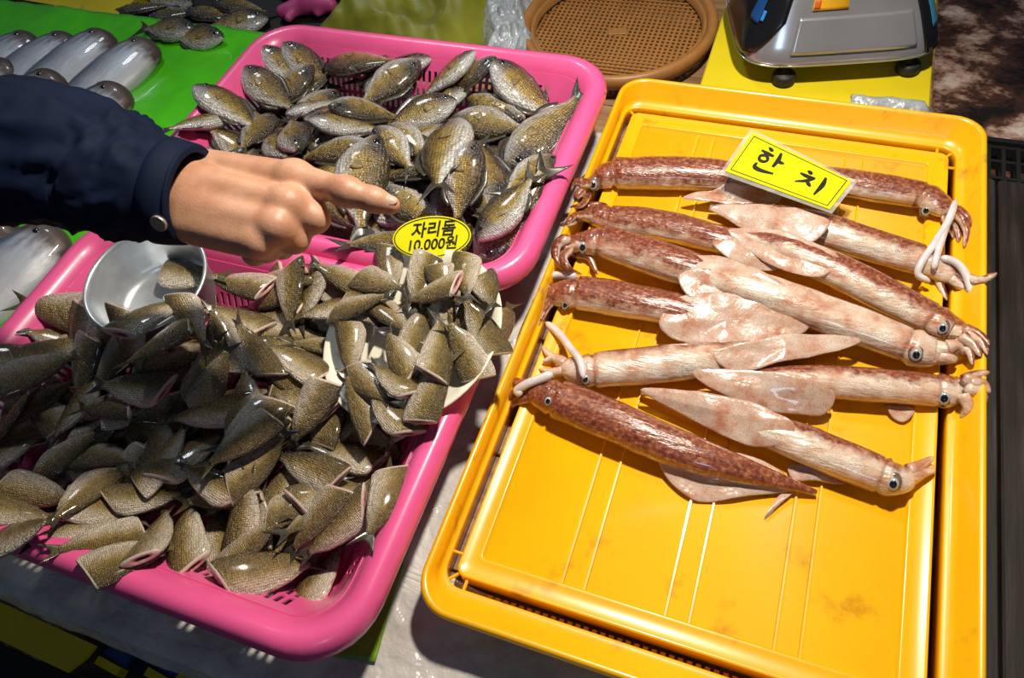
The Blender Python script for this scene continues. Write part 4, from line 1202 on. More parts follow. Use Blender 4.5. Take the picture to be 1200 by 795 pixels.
squid('squid at the far left of tray, head left, tail tucked under the price card',
      [(-0.1706, 0.6677, 0.034), (-0.0933, 0.6851, 0.034), (-0.0245, 0.6943, 0.033), (0.0286, 0.6987, 0.032), (0.0851, 0.7012, 0.031)], [.0205, .0215, .0195, .015, .004],
      [(-0.1832, 0.6588, 0.034), (-0.1955, 0.6494, 0.033), (-0.1984, 0.6107, 0.06)],
      [(.005, [(-0.1964, 0.618, 0.059), (-0.2081, 0.6153, 0.059), (-0.2093, 0.6049, 0.055)]), (.0048, [(-0.1933, 0.6072, 0.059), (-0.1984, 0.596, 0.055), (-0.192, 0.6214, 0.025)]), (.0045, [(-0.1955, 0.6337, 0.028), (-0.1902, 0.5887, 0.053), (-0.203, 0.5835, 0.051)])],
      [], [[(-0.054, 0.6638, 0.036), (-0.0243, 0.6889, 0.038), (0.0207, 0.681, 0.036), (0.015, 0.6574, 0.033), (-0.0314, 0.6483, 0.034), (-0.0848, 0.6454, 0.033)]], ((-0.1798, 0.6278, 0.048), .0064), pale=.12, v0=.19)
squid('squid with head right of the price card, white tentacle hanging from its arms',
      [(0.1696, 0.7077, 0.034), (0.1294, 0.7096, 0.034), (0.0836, 0.7116, 0.033), (0.0318, 0.7122, 0.031), (-0.017, 0.7147, 0.027)], [.0165, .0175, .017, .013, .004],
      [(0.1801, 0.7009, 0.035), (0.1924, 0.693, 0.035), (0.2031, 0.6899, 0.034)],
      [(.0055, [(0.1979, 0.6913, 0.034), (0.208, 0.6745, 0.04), (0.2155, 0.6597, 0.036), (0.2144, 0.6397, 0.033)]), (.005, [(0.1984, 0.6845, 0.033), (0.2083, 0.6688, 0.03), (0.2117, 0.6517, 0.026)]), (.005, [(0.2023, 0.693, 0.036), (0.2123, 0.6762, 0.042), (0.2196, 0.6632, 0.036)]), (.004, [(0.1933, 0.6832, 0.033), (0.2022, 0.6693, 0.028), (0.2072, 0.6589, 0.024)])],
      [(.0042, [(0.1999, 0.6934, 0.048), (0.1939, 0.6607, 0.048), (0.1813, 0.6231, 0.05), (0.1709, 0.5962, 0.045), (0.1703, 0.5855, 0.038), (0.1827, 0.5819, 0.035)]), (.0038, [(0.1945, 0.6654, 0.046), (0.1876, 0.6296, 0.05), (0.1835, 0.6044, 0.05), (0.1827, 0.5905, 0.044)])],
      [], ((0.176, 0.6888, 0.03), .0062), pale=.08, v0=.38)
squid('brown squid second from the far left, head left, partly under its neighbour',
      [(-0.1576, 0.5951, 0.032), (-0.1042, 0.5982, 0.032), (-0.045, 0.5927, 0.033), (0.0029, 0.5849, 0.033), (0.0454, 0.5712, 0.032)], [.0165, .018, .0165, .012, .003],
      [(-0.1701, 0.596, 0.031), (-0.1847, 0.5963, 0.03), (-0.1899, 0.5673, 0.055)],
      [(.005, [(-0.1941, 0.5998, 0.03), (-0.1951, 0.5644, 0.054), (-0.1997, 0.5526, 0.051)]), (.0045, [(-0.194, 0.6066, 0.029), (-0.1795, 0.6148, 0.03), (-0.1683, 0.6195, 0.028)]), (.0045, [(-0.1935, 0.5905, 0.028), (-0.1953, 0.5581, 0.052), (-0.2065, 0.5547, 0.05)])],
      [], [[(-0.0381, 0.5755, 0.042), (-0.0063, 0.5856, 0.045), (0.034, 0.5768, 0.042), (0.0292, 0.5563, 0.036), (-0.01, 0.5595, 0.038)]], None, pale=.30, v0=.2, head_r=.0125)
squid('brown squid with pale pointed fin below the price card, head right under white tentacle',
      [(0.1721, 0.611, 0.034), (0.1225, 0.6189, 0.035), (0.0687, 0.6303, 0.035), (0.0132, 0.6367, 0.034), (-0.0518, 0.6395, 0.031)], [.0175, .019, .0195, .0155, .004],
      [(0.1854, 0.6071, 0.034), (0.1993, 0.6004, 0.032), (0.2113, 0.5957, 0.03)],
      [(.0065, [(0.2004, 0.6046, 0.033), (0.2147, 0.5967, 0.034), (0.2231, 0.5829, 0.046), (0.2278, 0.5785, 0.058), (0.2346, 0.5852, 0.06)]), (.006, [(0.201, 0.5961, 0.032), (0.2146, 0.5873, 0.03), (0.2289, 0.5829, 0.03)]), (.0045, [(0.1901, 0.6022, 0.03), (0.1952, 0.5879, 0.026), (0.2027, 0.5707, 0.024)])],
      [(.0045, [(0.1877, 0.6057, 0.047), (0.2024, 0.6032, 0.046), (0.2135, 0.5931, 0.042), (0.2214, 0.5726, 0.036)])],
      [[(-0.0508, 0.6265, 0.044), (-0.0079, 0.6339, 0.052), (0.0415, 0.6323, 0.057), (0.0753, 0.6198, 0.058), (0.0609, 0.5936, 0.05), (0.0222, 0.5948, 0.044), (-0.017, 0.6081, 0.042)]], None, pale=.28, v0=.44)
squid('squid third from the far left, head left, white arms bent back over its eye',
      [(-0.156, 0.5523, 0.04), (-0.101, 0.5416, 0.041), (-0.048, 0.5333, 0.04), (0.0031, 0.5247, 0.037), (0.0612, 0.5159, 0.032)], [.0185, .0205, .0195, .015, .004],
      [(-0.1689, 0.5484, 0.038), (-0.1837, 0.544, 0.036), (-0.1889, 0.518, 0.057)],
      [(.0060, [(-0.1866, 0.5304, 0.061), (-0.1978, 0.5184, 0.057), (-0.1944, 0.5034, 0.052), (-0.1795, 0.4922, 0.049)]), (.005, [(-0.1849, 0.5292, 0.046), (-0.1873, 0.5059, 0.054), (-0.1763, 0.4946, 0.05), (-0.1686, 0.5115, 0.024)]), (.0048, [(-0.1849, 0.5341, 0.032), (-0.1668, 0.5334, 0.029), (-0.152, 0.5157, 0.024)])],
      [], [[(-0.0607, 0.5138, 0.056), (-0.0173, 0.5255, 0.058), (0.0331, 0.5169, 0.046), (0.0344, 0.4911, 0.036), (-0.0074, 0.4857, 0.036), (-0.0484, 0.4914, 0.05)]], ((-0.1724, 0.5276, 0.051), .0070), pale=.42, v0=.17)
squid('brown squid ending in a dark head at the right rim, above the pale squid',
      [(0.1836, 0.5324, 0.038), (0.1344, 0.5514, 0.04), (0.0823, 0.5717, 0.042), (0.0326, 0.5856, 0.043), (-0.0265, 0.5998, 0.04)], [.0165, .0185, .0185, .0145, .004],
      [(0.1949, 0.5275, 0.037), (0.2076, 0.5231, 0.036), (0.2152, 0.5093, 0.049)],
      [(.0055, [(0.2082, 0.5135, 0.052), (0.2207, 0.5092, 0.054), (0.2293, 0.4966, 0.058)]), (.006, [(0.2075, 0.5066, 0.05), (0.2171, 0.4975, 0.052), (0.2237, 0.484, 0.054)]), (.005, [(0.2099, 0.5146, 0.034), (0.2157, 0.4919, 0.048), (0.2188, 0.4769, 0.048)]), (.005, [(0.2115, 0.511, 0.051), (0.2229, 0.4983, 0.056), (0.2286, 0.486, 0.056)])],
      [], [[(-0.0253, 0.5943, 0.046), (0.0154, 0.601, 0.052), (0.0644, 0.5879, 0.057), (0.0918, 0.5701, 0.056), (0.0749, 0.5492, 0.048), (0.0369, 0.5546, 0.043), (0.004, 0.5694, 0.042)]], ((0.1941, 0.5197, 0.04), .0060), pale=.25, v0=.42)
squid('pale whitish squid across the middle of the row, pale head with dark eye right',
      [(0.1643, 0.4946, 0.036), (0.11, 0.5048, 0.04), (0.0465, 0.514, 0.044), (-0.0156, 0.5234, 0.047), (-0.0761, 0.5374, 0.047)], [.0175, .0195, .0205, .017, .004],
      [(0.1764, 0.491, 0.037), (0.1888, 0.4919, 0.036), (0.198, 0.4907, 0.04)],
      [(.0080, [(0.1902, 0.4954, 0.036), (0.2002, 0.4939, 0.042), (0.2108, 0.4955, 0.041)]), (.0070, [(0.1925, 0.4892, 0.034), (0.2014, 0.4862, 0.039), (0.2091, 0.487, 0.038)]), (.0065, [(0.1965, 0.4936, 0.044), (0.2061, 0.4968, 0.046), (0.215, 0.4919, 0.042)])],
      [], [[(-0.0719, 0.5331, 0.053), (-0.0295, 0.5441, 0.058), (0.0246, 0.5279, 0.062), (0.0485, 0.5111, 0.058), (0.0138, 0.5007, 0.05), (-0.026, 0.5081, 0.048)]], ((0.1719, 0.4808, 0.041), .0066), pale=.95, v0=.42, head_r=.0155)
squid('reddish squid mid tray, head left, arms dangling over the left bar',
      [(-0.1627, 0.4792, 0.033), (-0.1094, 0.4814, 0.034), (-0.055, 0.4827, 0.034), (0.0019, 0.4837, 0.033), (0.0692, 0.492, 0.028)], [.0190, .0195, .0175, .0125, .004],
      [(-0.1749, 0.4749, 0.033), (-0.1878, 0.472, 0.031), (-0.201, 0.4697, 0.028)],
      [(.0060, [(-0.193, 0.4767, 0.034), (-0.2007, 0.4633, 0.03), (-0.2058, 0.4359, 0.025), (-0.207, 0.4049, 0.024), (-0.2034, 0.3784, 0.025)]), (.0055, [(-0.1881, 0.4666, 0.03), (-0.1919, 0.4535, 0.027), (-0.1943, 0.4298, 0.023)]), (.0055, [(-0.1914, 0.4649, 0.031), (-0.204, 0.4608, 0.029), (-0.2063, 0.4433, 0.026)]), (.0055, [(-0.1872, 0.4709, 0.034), (-0.1993, 0.4784, 0.036), (-0.2053, 0.4719, 0.033)])],
      [(.0046, [(-0.1686, 0.4936, 0.042), (-0.1879, 0.4929, 0.04), (-0.2045, 0.4883, 0.036)])],
      [[(-0.0565, 0.4886, 0.048), (-0.0124, 0.5017, 0.053), (0.043, 0.5015, 0.05), (0.0735, 0.4871, 0.042), (0.0386, 0.4627, 0.036), (-0.0085, 0.446, 0.034), (-0.0496, 0.4454, 0.033), (-0.0702, 0.457, 0.04)]], ((-0.1712, 0.4566, 0.036), .0048), pale=.20, v0=.17, head_r=.0145)
squid('squid with brown upper edge and pale underside, white tentacle looped before its eye',
      [(-0.1179, 0.3874, 0.034), (-0.0687, 0.4066, 0.035), (-0.0217, 0.4258, 0.035), (0.0325, 0.4508, 0.034), (0.1203, 0.4919, 0.032)], [.0180, .0190, .0175, .0125, .003],
      [(-0.1296, 0.3848, 0.033), (-0.142, 0.3841, 0.032), (-0.155, 0.3847, 0.029)],
      [(.0055, [(-0.148, 0.3861, 0.033), (-0.1629, 0.3927, 0.03), (-0.1744, 0.3872, 0.027)]), (.0050, [(-0.1483, 0.3809, 0.031), (-0.1618, 0.377, 0.028), (-0.176, 0.3801, 0.024)]), (.004, [(-0.1561, 0.3888, 0.032), (-0.1722, 0.3981, 0.028), (-0.1803, 0.4055, 0.027)])],
      [(.0046, [(-0.1872, 0.438, 0.024), (-0.1673, 0.4241, 0.028), (-0.1495, 0.4039, 0.038), (-0.1322, 0.3832, 0.05), (-0.1234, 0.3651, 0.05)])],
      [[(-0.011, 0.4275, 0.049), (0.0217, 0.4481, 0.053), (0.0711, 0.4731, 0.05), (0.1211, 0.4835, 0.044), (0.1047, 0.4666, 0.044), (0.0528, 0.4357, 0.046), (0.014, 0.4165, 0.042)]], ((-0.1233, 0.3699, 0.041), .0054), pale=.62, v0=.06, head_r=.014)
squid('squid at the lower right with blue-rimmed eye, head against right rim, pale fin left',
      [(0.193, 0.4509, 0.032), (0.1478, 0.4435, 0.033), (0.0951, 0.4328, 0.033), (0.0413, 0.4214, 0.032), (-0.0253, 0.4137, 0.028)], [.0155, .0165, .016, .013, .003],
      [(0.2031, 0.4538, 0.032), (0.2132, 0.4585, 0.032), (0.2187, 0.4557, 0.045)],
      [(.0060, [(0.2105, 0.4554, 0.048), (0.2224, 0.465, 0.05), (0.2308, 0.4685, 0.054)]), (.0060, [(0.2127, 0.4497, 0.046), (0.224, 0.4509, 0.046), (0.229, 0.4424, 0.044), (0.2236, 0.4219, 0.042)]), (.0055, [(0.2121, 0.4451, 0.044), (0.2175, 0.4335, 0.041), (0.2166, 0.4265, 0.024)]), (.0055, [(0.2148, 0.4546, 0.048), (0.2267, 0.4567, 0.05), (0.233, 0.4485, 0.048)])],
      [], [[(-0.025, 0.4057, 0.042), (0.0195, 0.4184, 0.046), (0.0696, 0.4216, 0.05), (0.1037, 0.4172, 0.046), (0.0972, 0.3982, 0.03), (0.0465, 0.3901, 0.029), (0.0027, 0.3931, 0.036)], [(0.1551, 0.4278, 0.024), (0.1697, 0.4329, 0.024), (0.1791, 0.4294, 0.023), (0.1715, 0.4171, 0.021), (0.1607, 0.4191, 0.022)]], ((0.1992, 0.4416, 0.036), .0066), pale=.42, v0=.45)
squid('reddish-brown squid nearest the front, pointed tail tip right, white tentacle on its head',
      [(-0.1432, 0.3447, 0.035), (-0.0847, 0.3351, 0.036), (-0.0252, 0.3248, 0.035), (0.0302, 0.3216, 0.031), (0.1037, 0.3226, 0.022)], [.0195, .0195, .0175, .013, .002],
      [(-0.1551, 0.3459, 0.034), (-0.168, 0.347, 0.033), (-0.1804, 0.3454, 0.03)],
      [(.0065, [(-0.1723, 0.3493, 0.034), (-0.1857, 0.3453, 0.031), (-0.1959, 0.3367, 0.027)]), (.0055, [(-0.1723, 0.3429, 0.031), (-0.1847, 0.3357, 0.027), (-0.1896, 0.328, 0.024)]), (.0050, [(-0.1802, 0.3512, 0.034), (-0.1943, 0.354, 0.03), (-0.2023, 0.3438, 0.026)])],
      [(.0050, [(-0.154, 0.3627, 0.05), (-0.1641, 0.355, 0.048), (-0.1758, 0.3469, 0.046), (-0.1848, 0.34, 0.04), (-0.1786, 0.3377, 0.04)])],
      [[(-0.0389, 0.3161, 0.03), (-0.015, 0.3159, 0.03), (0.0248, 0.3109, 0.028), (0.0807, 0.3178, 0.023), (0.0499, 0.3031, 0.02), (0.0185, 0.2885, 0.02), (-0.0017, 0.2859, 0.02), (-0.0249, 0.298, 0.024)], [(0.0279, 0.3357, 0.03), (0.0547, 0.3374, 0.028), (0.0791, 0.3268, 0.025), (0.0532, 0.3233, 0.027)], [(0.085, 0.3179, 0.02), (0.0758, 0.3041, 0.02), (0.0645, 0.287, 0.019), (0.0673, 0.2965, 0.02), (0.0739, 0.312, 0.02)]], ((-0.152, 0.3395, 0.036), .0046), pale=.14, v0=.25, head_r=.014)
squid('squid at the lower right front, pale belly stripe, grey head pointing right',
      [(0.1509, 0.3499, 0.032), (0.1181, 0.3553, 0.033), (0.0803, 0.3615, 0.034), (0.0297, 0.3687, 0.033), (-0.069, 0.3806, 0.027)], [.0165, .0180, .0175, .0125, .003],
      [(0.1607, 0.3494, 0.032), (0.1703, 0.3523, 0.032), (0.1786, 0.3586, 0.031)],
      [(.0060, [(0.1725, 0.3575, 0.033), (0.1831, 0.3675, 0.033), (0.194, 0.3798, 0.032)]), (.0060, [(0.1734, 0.352, 0.031), (0.1843, 0.3608, 0.03), (0.1955, 0.3736, 0.028)]), (.0055, [(0.1743, 0.3552, 0.032), (0.1867, 0.3627, 0.031), (0.1971, 0.3689, 0.028)])],
      [], [[(-0.0696, 0.3746, 0.038), (-0.0181, 0.3827, 0.045), (0.0329, 0.3814, 0.05), (0.0703, 0.37, 0.053), (0.0703, 0.3526, 0.042), (0.0333, 0.346, 0.034), (-0.0181, 0.3603, 0.032)], [(0.0776, 0.3427, 0.022), (0.1032, 0.3431, 0.024), (0.1255, 0.3376, 0.024), (0.1013, 0.3327, 0.021), (0.0832, 0.3299, 0.021)]], ((0.1617, 0.3425, 0.035), .0062), pale=.45, v0=.46)


# ------------------------------------------------------------------ price card on the squid
card_q = [(-0.0272, 0.736, 0.072), (0.097, 0.6845, 0.062), (0.0758, 0.6268, 0.064), (-0.049, 0.6596, 0.066)]   # far-left, far-right, near-right, near-left
def card_pt(u, v, dz=0.0):
    a, b, c, d = [Vector(p) for p in card_q]
    p = (a * (1 - u) + b * u) * v + (d * (1 - u) + c * u) * (1 - v)
    n = (b - a).cross(d - a).normalized()
    if n.z < 0: n = -n
    return p + n * dz
def flat_patch(mb, f, u0, u1, v0, v1, z0, z1, n=8):
    g0 = [[f(u0 + (u1 - u0) * i / n, v0 + (v1 - v0) * j / n, (z0 + z1) / 2) for j in range(n + 1)] for i in range(n + 1)]
    nrm = f(.5, .5, 1) - f(.5, .5, 0)
    sheet(mb, g0, nrm, abs(z1 - z0))
ct = empty('price_card', card_pt(.5, .5))
tag(ct, 'laminated yellow price card with two brushed characters lying on the squid', 'sign')
def onto(mbx, nm, mat, par):
    mbx.v = [tuple(Vector(p) - Vector(par.location)) for p in mbx.v]
    return mbx.build(nm, mat, par, False)
mb = MB(); flat_patch(mb, card_pt, .035, .965, .07, .93, -.0006, .0006); onto(mb, 'card', M['sign_yellow'], ct)
mb = MB(); flat_patch(mb, card_pt, 0, 1, 0, 1, -.0011, -.0007); onto(mb, 'laminate_border', M['laminate'], ct)
mb = MB()
for a in ((.065, .935, .12, .135), (.065, .935, .865, .88), (.065, .073, .12, .88), (.927, .935, .12, .88)): flat_patch(mb, card_pt, *a, .0007, .0010, 6)
onto(mb, 'printed_border', M['ink'], ct)
def strokes(mb, f, lst, asp, z0=.0008, z1=.0013):
    """brush strokes: (x, y, half width) lists in card units; asp = card length / height"""
    for st in lst:
        q = catmull(st, 18); L = []
        for i in range(18):
            a = q[max(i - 1, 0)]; b = q[min(i + 1, 17)]
            dx, dy = (b[0] - a[0]) * asp, b[1] - a[1]; l = math.hypot(dx, dy) or 1
            w = q[i][2] * 1.3
            nx_, ny_ = -dy / l * w / asp, dx / l * w
            L.append([f(q[i][0] + nx_, q[i][1] + ny_, (z0 + z1) / 2), f(q[i][0] - nx_, q[i][1] - ny_, (z0 + z1) / 2)])
        sheet(mb, L, f(.5, .5, 1) - f(.5, .5, 0), z1 - z0)
ASP = 2.3
HAN = [[(.235, .80, .012), (.262, .775, .026), (.285, .765, .012)], [(.195, .69, .014), (.26, .675, .028), (.315, .675, .016)],
       [(.255, .635, .022), (.215, .58, .022), (.228, .50, .022), (.272, .50, .022), (.288, .57, .022), (.255, .635, .022)],
       [(.352, .80, .018), (.365, .65, .034), (.360, .47, .022)], [(.365, .62, .024), (.395, .615, .026), (.425, .62, .012)],
       [(.225, .43, .016), (.228, .34, .030), (.29, .315, .028), (.40, .345, .014)]]
CHI = [[(.625, .70, .014), (.655, .675, .030), (.672, .655, .012)], [(.585, .585, .014), (.65, .575, .030), (.715, .595, .020)],
       [(.705, .595, .024), (.665, .48, .026), (.588, .37, .010)], [(.655, .50, .016), (.695, .43, .028), (.722, .39, .012)],
       [(.782, .72, .018), (.795, .52, .036), (.785, .25, .014)]]
for nm, lst in (('character', HAN), ('character', CHI)):
    mb = MB(); strokes(mb, card_pt, lst, ASP); onto(mb, nm, M['ink'], ct)

# ------------------------------------------------------------------ oval price sign
oc_ = (-0.302, 0.4407, 0.126)
ov = empty('oval_sign', oc_)
tag(ov, 'oval yellow price sign with black lettering leaning on far basket rim', 'sign')
vx = (Vector((-0.2652, 0.4654, 0.112)) - Vector((-0.352, 0.4344, 0.112))); vx.z = 0; vx.normalize()
vy = Vector((-vx.y * .80, vx.x * .80, .60)).normalized()
vn = vx.cross(vy).normalized()
ov.rotation_euler = Matrix((vx, vy, vn)).transposed().to_euler()
def ellipse(mb, a, b, z0, z1, n=56, a2=None, b2=None):
    if a2 is None:
        loft(mb, [[(a * math.cos(2 * math.pi * k / n), b * math.sin(2 * math.pi * k / n), z) for k in range(n)] for z in (z0, z1)])
    else:
        rg = [[(A * math.cos(2 * math.pi * k / n), B * math.sin(2 * math.pi * k / n), z) for k in range(n)] for A, B, z in ((a, b, z0), (a, b, z1), (a2, b2, z1), (a2, b2, z0), (a, b, z0))]
        loft(mb, rg, cap0=False, cap1=False)
OA, OB = 0.0400, 0.0212
mb = MB(); ellipse(mb, OA, OB, -.0008, .0); mb.build('panel', M['sign_yellow'], ov, False)
mb = MB(); ellipse(mb, OA * .965, OB * .94, .0001, .0004, a2=OA * .940, b2=OB * .90); mb.build('printed_border', M['ink'], ov, False)
def lettering(txt, size, loc, parent, mat, shear=0.25, name='lettering', bold=0.0, sx=1.0, ext=0.0002):
    cu = bpy.data.curves.new('text', 'FONT')
    cu.body = txt; cu.size = size; cu.align_x = 'CENTER'; cu.align_y = 'CENTER'
    cu.extrude = ext; cu.shear = shear; cu.offset = bold
    tmp = bpy.data.objects.new('text', cu); COL.objects.link(tmp)
    bpy.context.view_layer.update()
    dg = bpy.context.evaluated_depsgraph_get()
    me = bpy.data.meshes.new_from_object(tmp.evaluated_get(dg))
    bpy.data.objects.remove(tmp); bpy.data.curves.remove(cu)
    me.materials.clear()
    o = mesh_obj(name, me, mat, parent); o.location = loc; o.scale = (sx, 1, 1)
    return o
lettering('자리돔', 0.0165, (0.0015, 0.0070, .0005), ov, M['ink'], bold=0.0003)
lettering('10,000원', 0.0145, (-0.001, -0.0075, .0005), ov, M['ink'], bold=0.0002)

# ------------------------------------------------------------------ hand and sleeve
def sdf_mesh(name, prims, lo, hi, vox, k):
    """smooth union of tapered capsules (a, b, ra, rb, flatten?) turned into one closed skin (surface nets)"""
    lo = np.array(lo); hi = np.array(hi)
    nn = np.ceil((hi - lo) / vox).astype(int) + 1
    ax = [lo[i] + np.arange(nn[i]) * vox for i in range(3)]
    X, Y, Z = np.meshgrid(*ax, indexing='ij')
    Pt = np.stack([X, Y, Z], -1)
    D = None
    for a, b, ra, rb in prims:
        a = np.array(a); b = np.array(b); ab = b - a
        t = np.clip(((Pt - a) @ ab) / max(ab @ ab, 1e-12), 0, 1)
        d = np.linalg.norm(Pt - a - t[..., None] * ab, axis=-1) - (ra + (rb - ra) * t)
        if D is None: D = d
        else:
            h = np.clip(.5 + .5 * (D - d) / k, 0, 1)
            D = D * (1 - h) + d * h - k * h * (1 - h)
    inside = D < 0
    # surface nets
    c = [inside[i:nn[0] - 1 + i, j:nn[1] - 1 + j, l:nn[2] - 1 + l] for i in (0, 1) for j in (0, 1) for l in (0, 1)]
    s = sum(x.astype(int) for x in c)
    act = (s > 0) & (s < 8)
    idx = -np.ones(act.shape, int); idx[act] = np.arange(act.sum())
    I = np.argwhere(act)
    corner = [(i, j, l) for i in (0, 1) for j in (0, 1) for l in (0, 1)]
    val = np.stack([D[I[:, 0] + i, I[:, 1] + j, I[:, 2] + l] for i, j, l in corner], 1)
    acc = np.zeros((len(I), 3)); cnt = np.zeros(len(I))
    for p in range(8):
        for q in range(p + 1, 8):
            if sum(abs(corner[p][e] - corner[q][e]) for e in range(3)) != 1: continue
            m_ = (val[:, p] < 0) != (val[:, q] < 0)
            t = np.where(m_, val[:, p] / np.where(m_, val[:, p] - val[:, q], 1), 0)
            pos = np.array(corner[p]) + t[:, None] * (np.array(corner[q]) - np.array(corner[p]))
            acc += pos * m_[:, None]; cnt += m_
    V = lo + (I + acc / cnt[:, None]) * vox
    faces = []
    for e in range(3):
        f1, f2 = [(1, 2), (2, 0), (0, 1)][e]
        sl0 = [slice(None)] * 3; sl1 = [slice(None)] * 3
        sl0[e] = slice(0, -1); sl1[e] = slice(1, None)
        ch = inside[tuple(sl0)] != inside[tuple(sl1)]
        for (i, j, l) in np.argwhere(ch):
            p = [i, j, l]
            if p[f1] == 0 or p[f2] == 0 or p[f1] >= act.shape[f1] or p[f2] >= act.shape[f2]: continue
            def at_(d1, d2):
                r = list(p); r[f1] -= d1; r[f2] -= d2; return idx[tuple(r)]
            quad = (at_(0, 0), at_(1, 0), at_(1, 1), at_(0, 1))
            if min(quad) < 0: continue
            faces.append(quad if inside[i, j, l] else quad[::-1])
    me = bpy.data.meshes.new(name)
    me.from_pydata([tuple(v) for v in V], [], [tuple(int(x) for x in f) for f in faces])
    bm = bmesh.new(); bm.from_mesh(me)
    bmesh.ops.recalc_face_normals(bm, faces=bm.faces)
    for _ in range(3): bmesh.ops.smooth_vert(bm, verts=bm.verts, factor=.5, use_axis_x=True, use_axis_y=True, use_axis_z=True)
    bm.to_mesh(me); bm.free()
    me.polygons.foreach_set('use_smooth', [True] * len(me.polygons))
    return me

person = empty('person', (-0.4021, 0.2945, 0.3))
tag(person, 'person reaching in from the left, navy sleeve, bare right hand pointing at the fish', 'person')
def pl(o): return local(o, person)
PR = []
def cap(a, b, ra, rb): PR.append((a, b, ra, rb))
def chain(pts, rs):
    for i in range(len(pts) - 1): cap(pts[i], pts[i + 1], rs[i], rs[i + 1])
IM, MM, RM, LM = (-0.3315, 0.3304, 0.3), (-0.3226, 0.304, 0.3), (-0.3235, 0.285, 0.296), (-0.3349, 0.2725, 0.29)
W1, W2, W3, W4 = (-0.4277, 0.3282, 0.293), (-0.4115, 0.3058, 0.298), (-0.402, 0.2876, 0.296), (-0.3979, 0.2764, 0.29)
cap((-0.4609, 0.2906, 0.298), (-0.4076, 0.3014, 0.294), .027, .0255)                      # forearm inside the sleeve
cap(W1, IM, .0165, .0125); cap(W2, MM, .0170, .0128); cap(W3, RM, .0165, .0125); cap(W4, LM, .0150, .0115)
cap((-0.4025, 0.3139, 0.286), (-0.3455, 0.313, 0.286), .016, .014)                       # palm
cap((-0.3902, 0.2787, 0.284), (-0.352, 0.2775, 0.282), .0130, .0120)                     # heel below the little finger
for p, r in ((IM, .0124), (MM, .0124), (RM, .0118)): cap(p, (p[0], p[1], p[2] + .0015), r, r)
chain([IM, (-0.2855, 0.3249, 0.302), (-0.2638, 0.3262, 0.297), (-0.2521, 0.3283, 0.292)], [.0120, .0098, .0086, .0070])    # pointing finger
cap((-0.2854, 0.3239, 0.303), (-0.2825, 0.3237, 0.303), .0102, .0102)
chain([MM, (-0.3065, 0.3067, 0.287), (-0.3295, 0.3108, 0.266), (-0.3529, 0.3204, 0.26)], [.0118, .0105, .0094, .0080])      # curled fingers
chain([RM, (-0.3182, 0.2903, 0.279), (-0.3407, 0.2954, 0.259), (-0.3635, 0.3066, 0.254)], [.0112, .0102, .0090, .0078])
chain([LM, (-0.3379, 0.2787, 0.275), (-0.36, 0.2843, 0.257), (-0.3775, 0.2937, 0.254)], [.0105, .0092, .0082, .0070])
chain([(-0.4238, 0.33, 0.284), (-0.3923, 0.3465, 0.268), (-0.3612, 0.3479, 0.262), (-0.3333, 0.3363, 0.268)], [.0150, .0125, .0105, .0085])   # thumb tucked under
lo = [min(min(p[0][i], p[1][i]) for p in PR) - .032 for i in range(3)]
hi = [max(max(p[0][i], p[1][i]) for p in PR) + .032 for i in range(3)]
hand_me = sdf_mesh('hand', PR, lo, hi, .00125, .0062)
hand = mesh_obj('hand', hand_me, M['skin'])
pl(hand)
# nail of the pointing finger
d = (Vector((-0.2521, 0.3283, 0.292)) - Vector((-0.2638, 0.3262, 0.297))).normalized()
nc = Vector((-0.2541, 0.3283, 0.2925))
nn_ = (Vector((0, 0, .67)) - nc).normalized() * .55 + Vector((.10, .35, .75)).normalized() * .6
nn_ = (nn_ - d * nn_.dot(d)).normalized(); sd = d.cross(nn_)
mb = MB(); rg = []
for k in range(6):
    a = math.pi / 2 * k / 5
    rg.append([nc + d * (.0062 * math.cos(a) * math.cos(t_) * (1.0)) + sd * (.0047 * math.cos(a) * math.sin(t_)) + nn_ * (.0072 + .0012 * math.sin(a) - .0016 * (math.cos(a) * math.sin(t_)) ** 2) for t_ in [2 * math.pi * j / 20 for j in range(20)]])
loft(mb, rg)
nail = mb.build('fingernail', M['nail'], hand)

# sleeve
SP = [(-0.402, 0.2955, 0.3), (-0.4272, 0.2919, 0.304), (-0.4545, 0.2908, 0.308), (-0.4862, 0.2924, 0.314), (-0.5418, 0.2827, 0.328), (-0.6143, 0.2526, 0.35), (-0.80, 0.27, 0.40), (-1.00, 0.22, 0.47)]
SR = [.0365, .0400, .0450, .0500, .0545, .0570, .062, .068]
def sleeve_rings(s0, s1, n, extra=0.0, folds=1.0, seg=72):
    full = catmull([tuple(p) + (r,) for p, r in zip(SP, SR)], 201)
    rings = []; fr = []
    for i in range(n):
        s = s0 + (s1 - s0) * i / (n - 1); k = s * 200; k0 = min(int(k), 199); t = k - k0
        q = full[k0] * (1 - t) + full[k0 + 1] * t
        a = full[max(k0 - 2, 0)]; b = full[min(k0 + 3, 200)]
        c = Vector(q[:3]); tv = (Vector(b[:3]) - Vector(a[:3])).normalized()
        sv = tv.cross(Vector((0, 0, 1))).normalized(); wv = sv.cross(tv).normalized()
        ring = []
        for j in range(seg):
            an = 2 * math.pi * j / seg
            p = Vector((s * 5 + .9 * math.sin(an), math.cos(an) * 1.3, math.sin(an) * 1.3))
            f = .72 * (1 - abs(noise.noise(p * 1.5)) * 2) + .28 * (1 - abs(noise.noise(p * 3.1 + Vector((5, 1, 2)))) * 2)
            amp = folds * .009 * min(1, max(0, (s - .10) * 6))
            r = q[3] + extra + (f - .25) * amp
            ring.append(c + sv * (math.cos(an) * r) + wv * (math.sin(an) * r * .93))
        rings.append(ring)
    return rings
mb = MB()
rg = sleeve_rings(.012, 1.0, 150)
inner = [[p * 1 for p in r] for r in sleeve_rings(.0, .20, 12, -.0035, 0)]
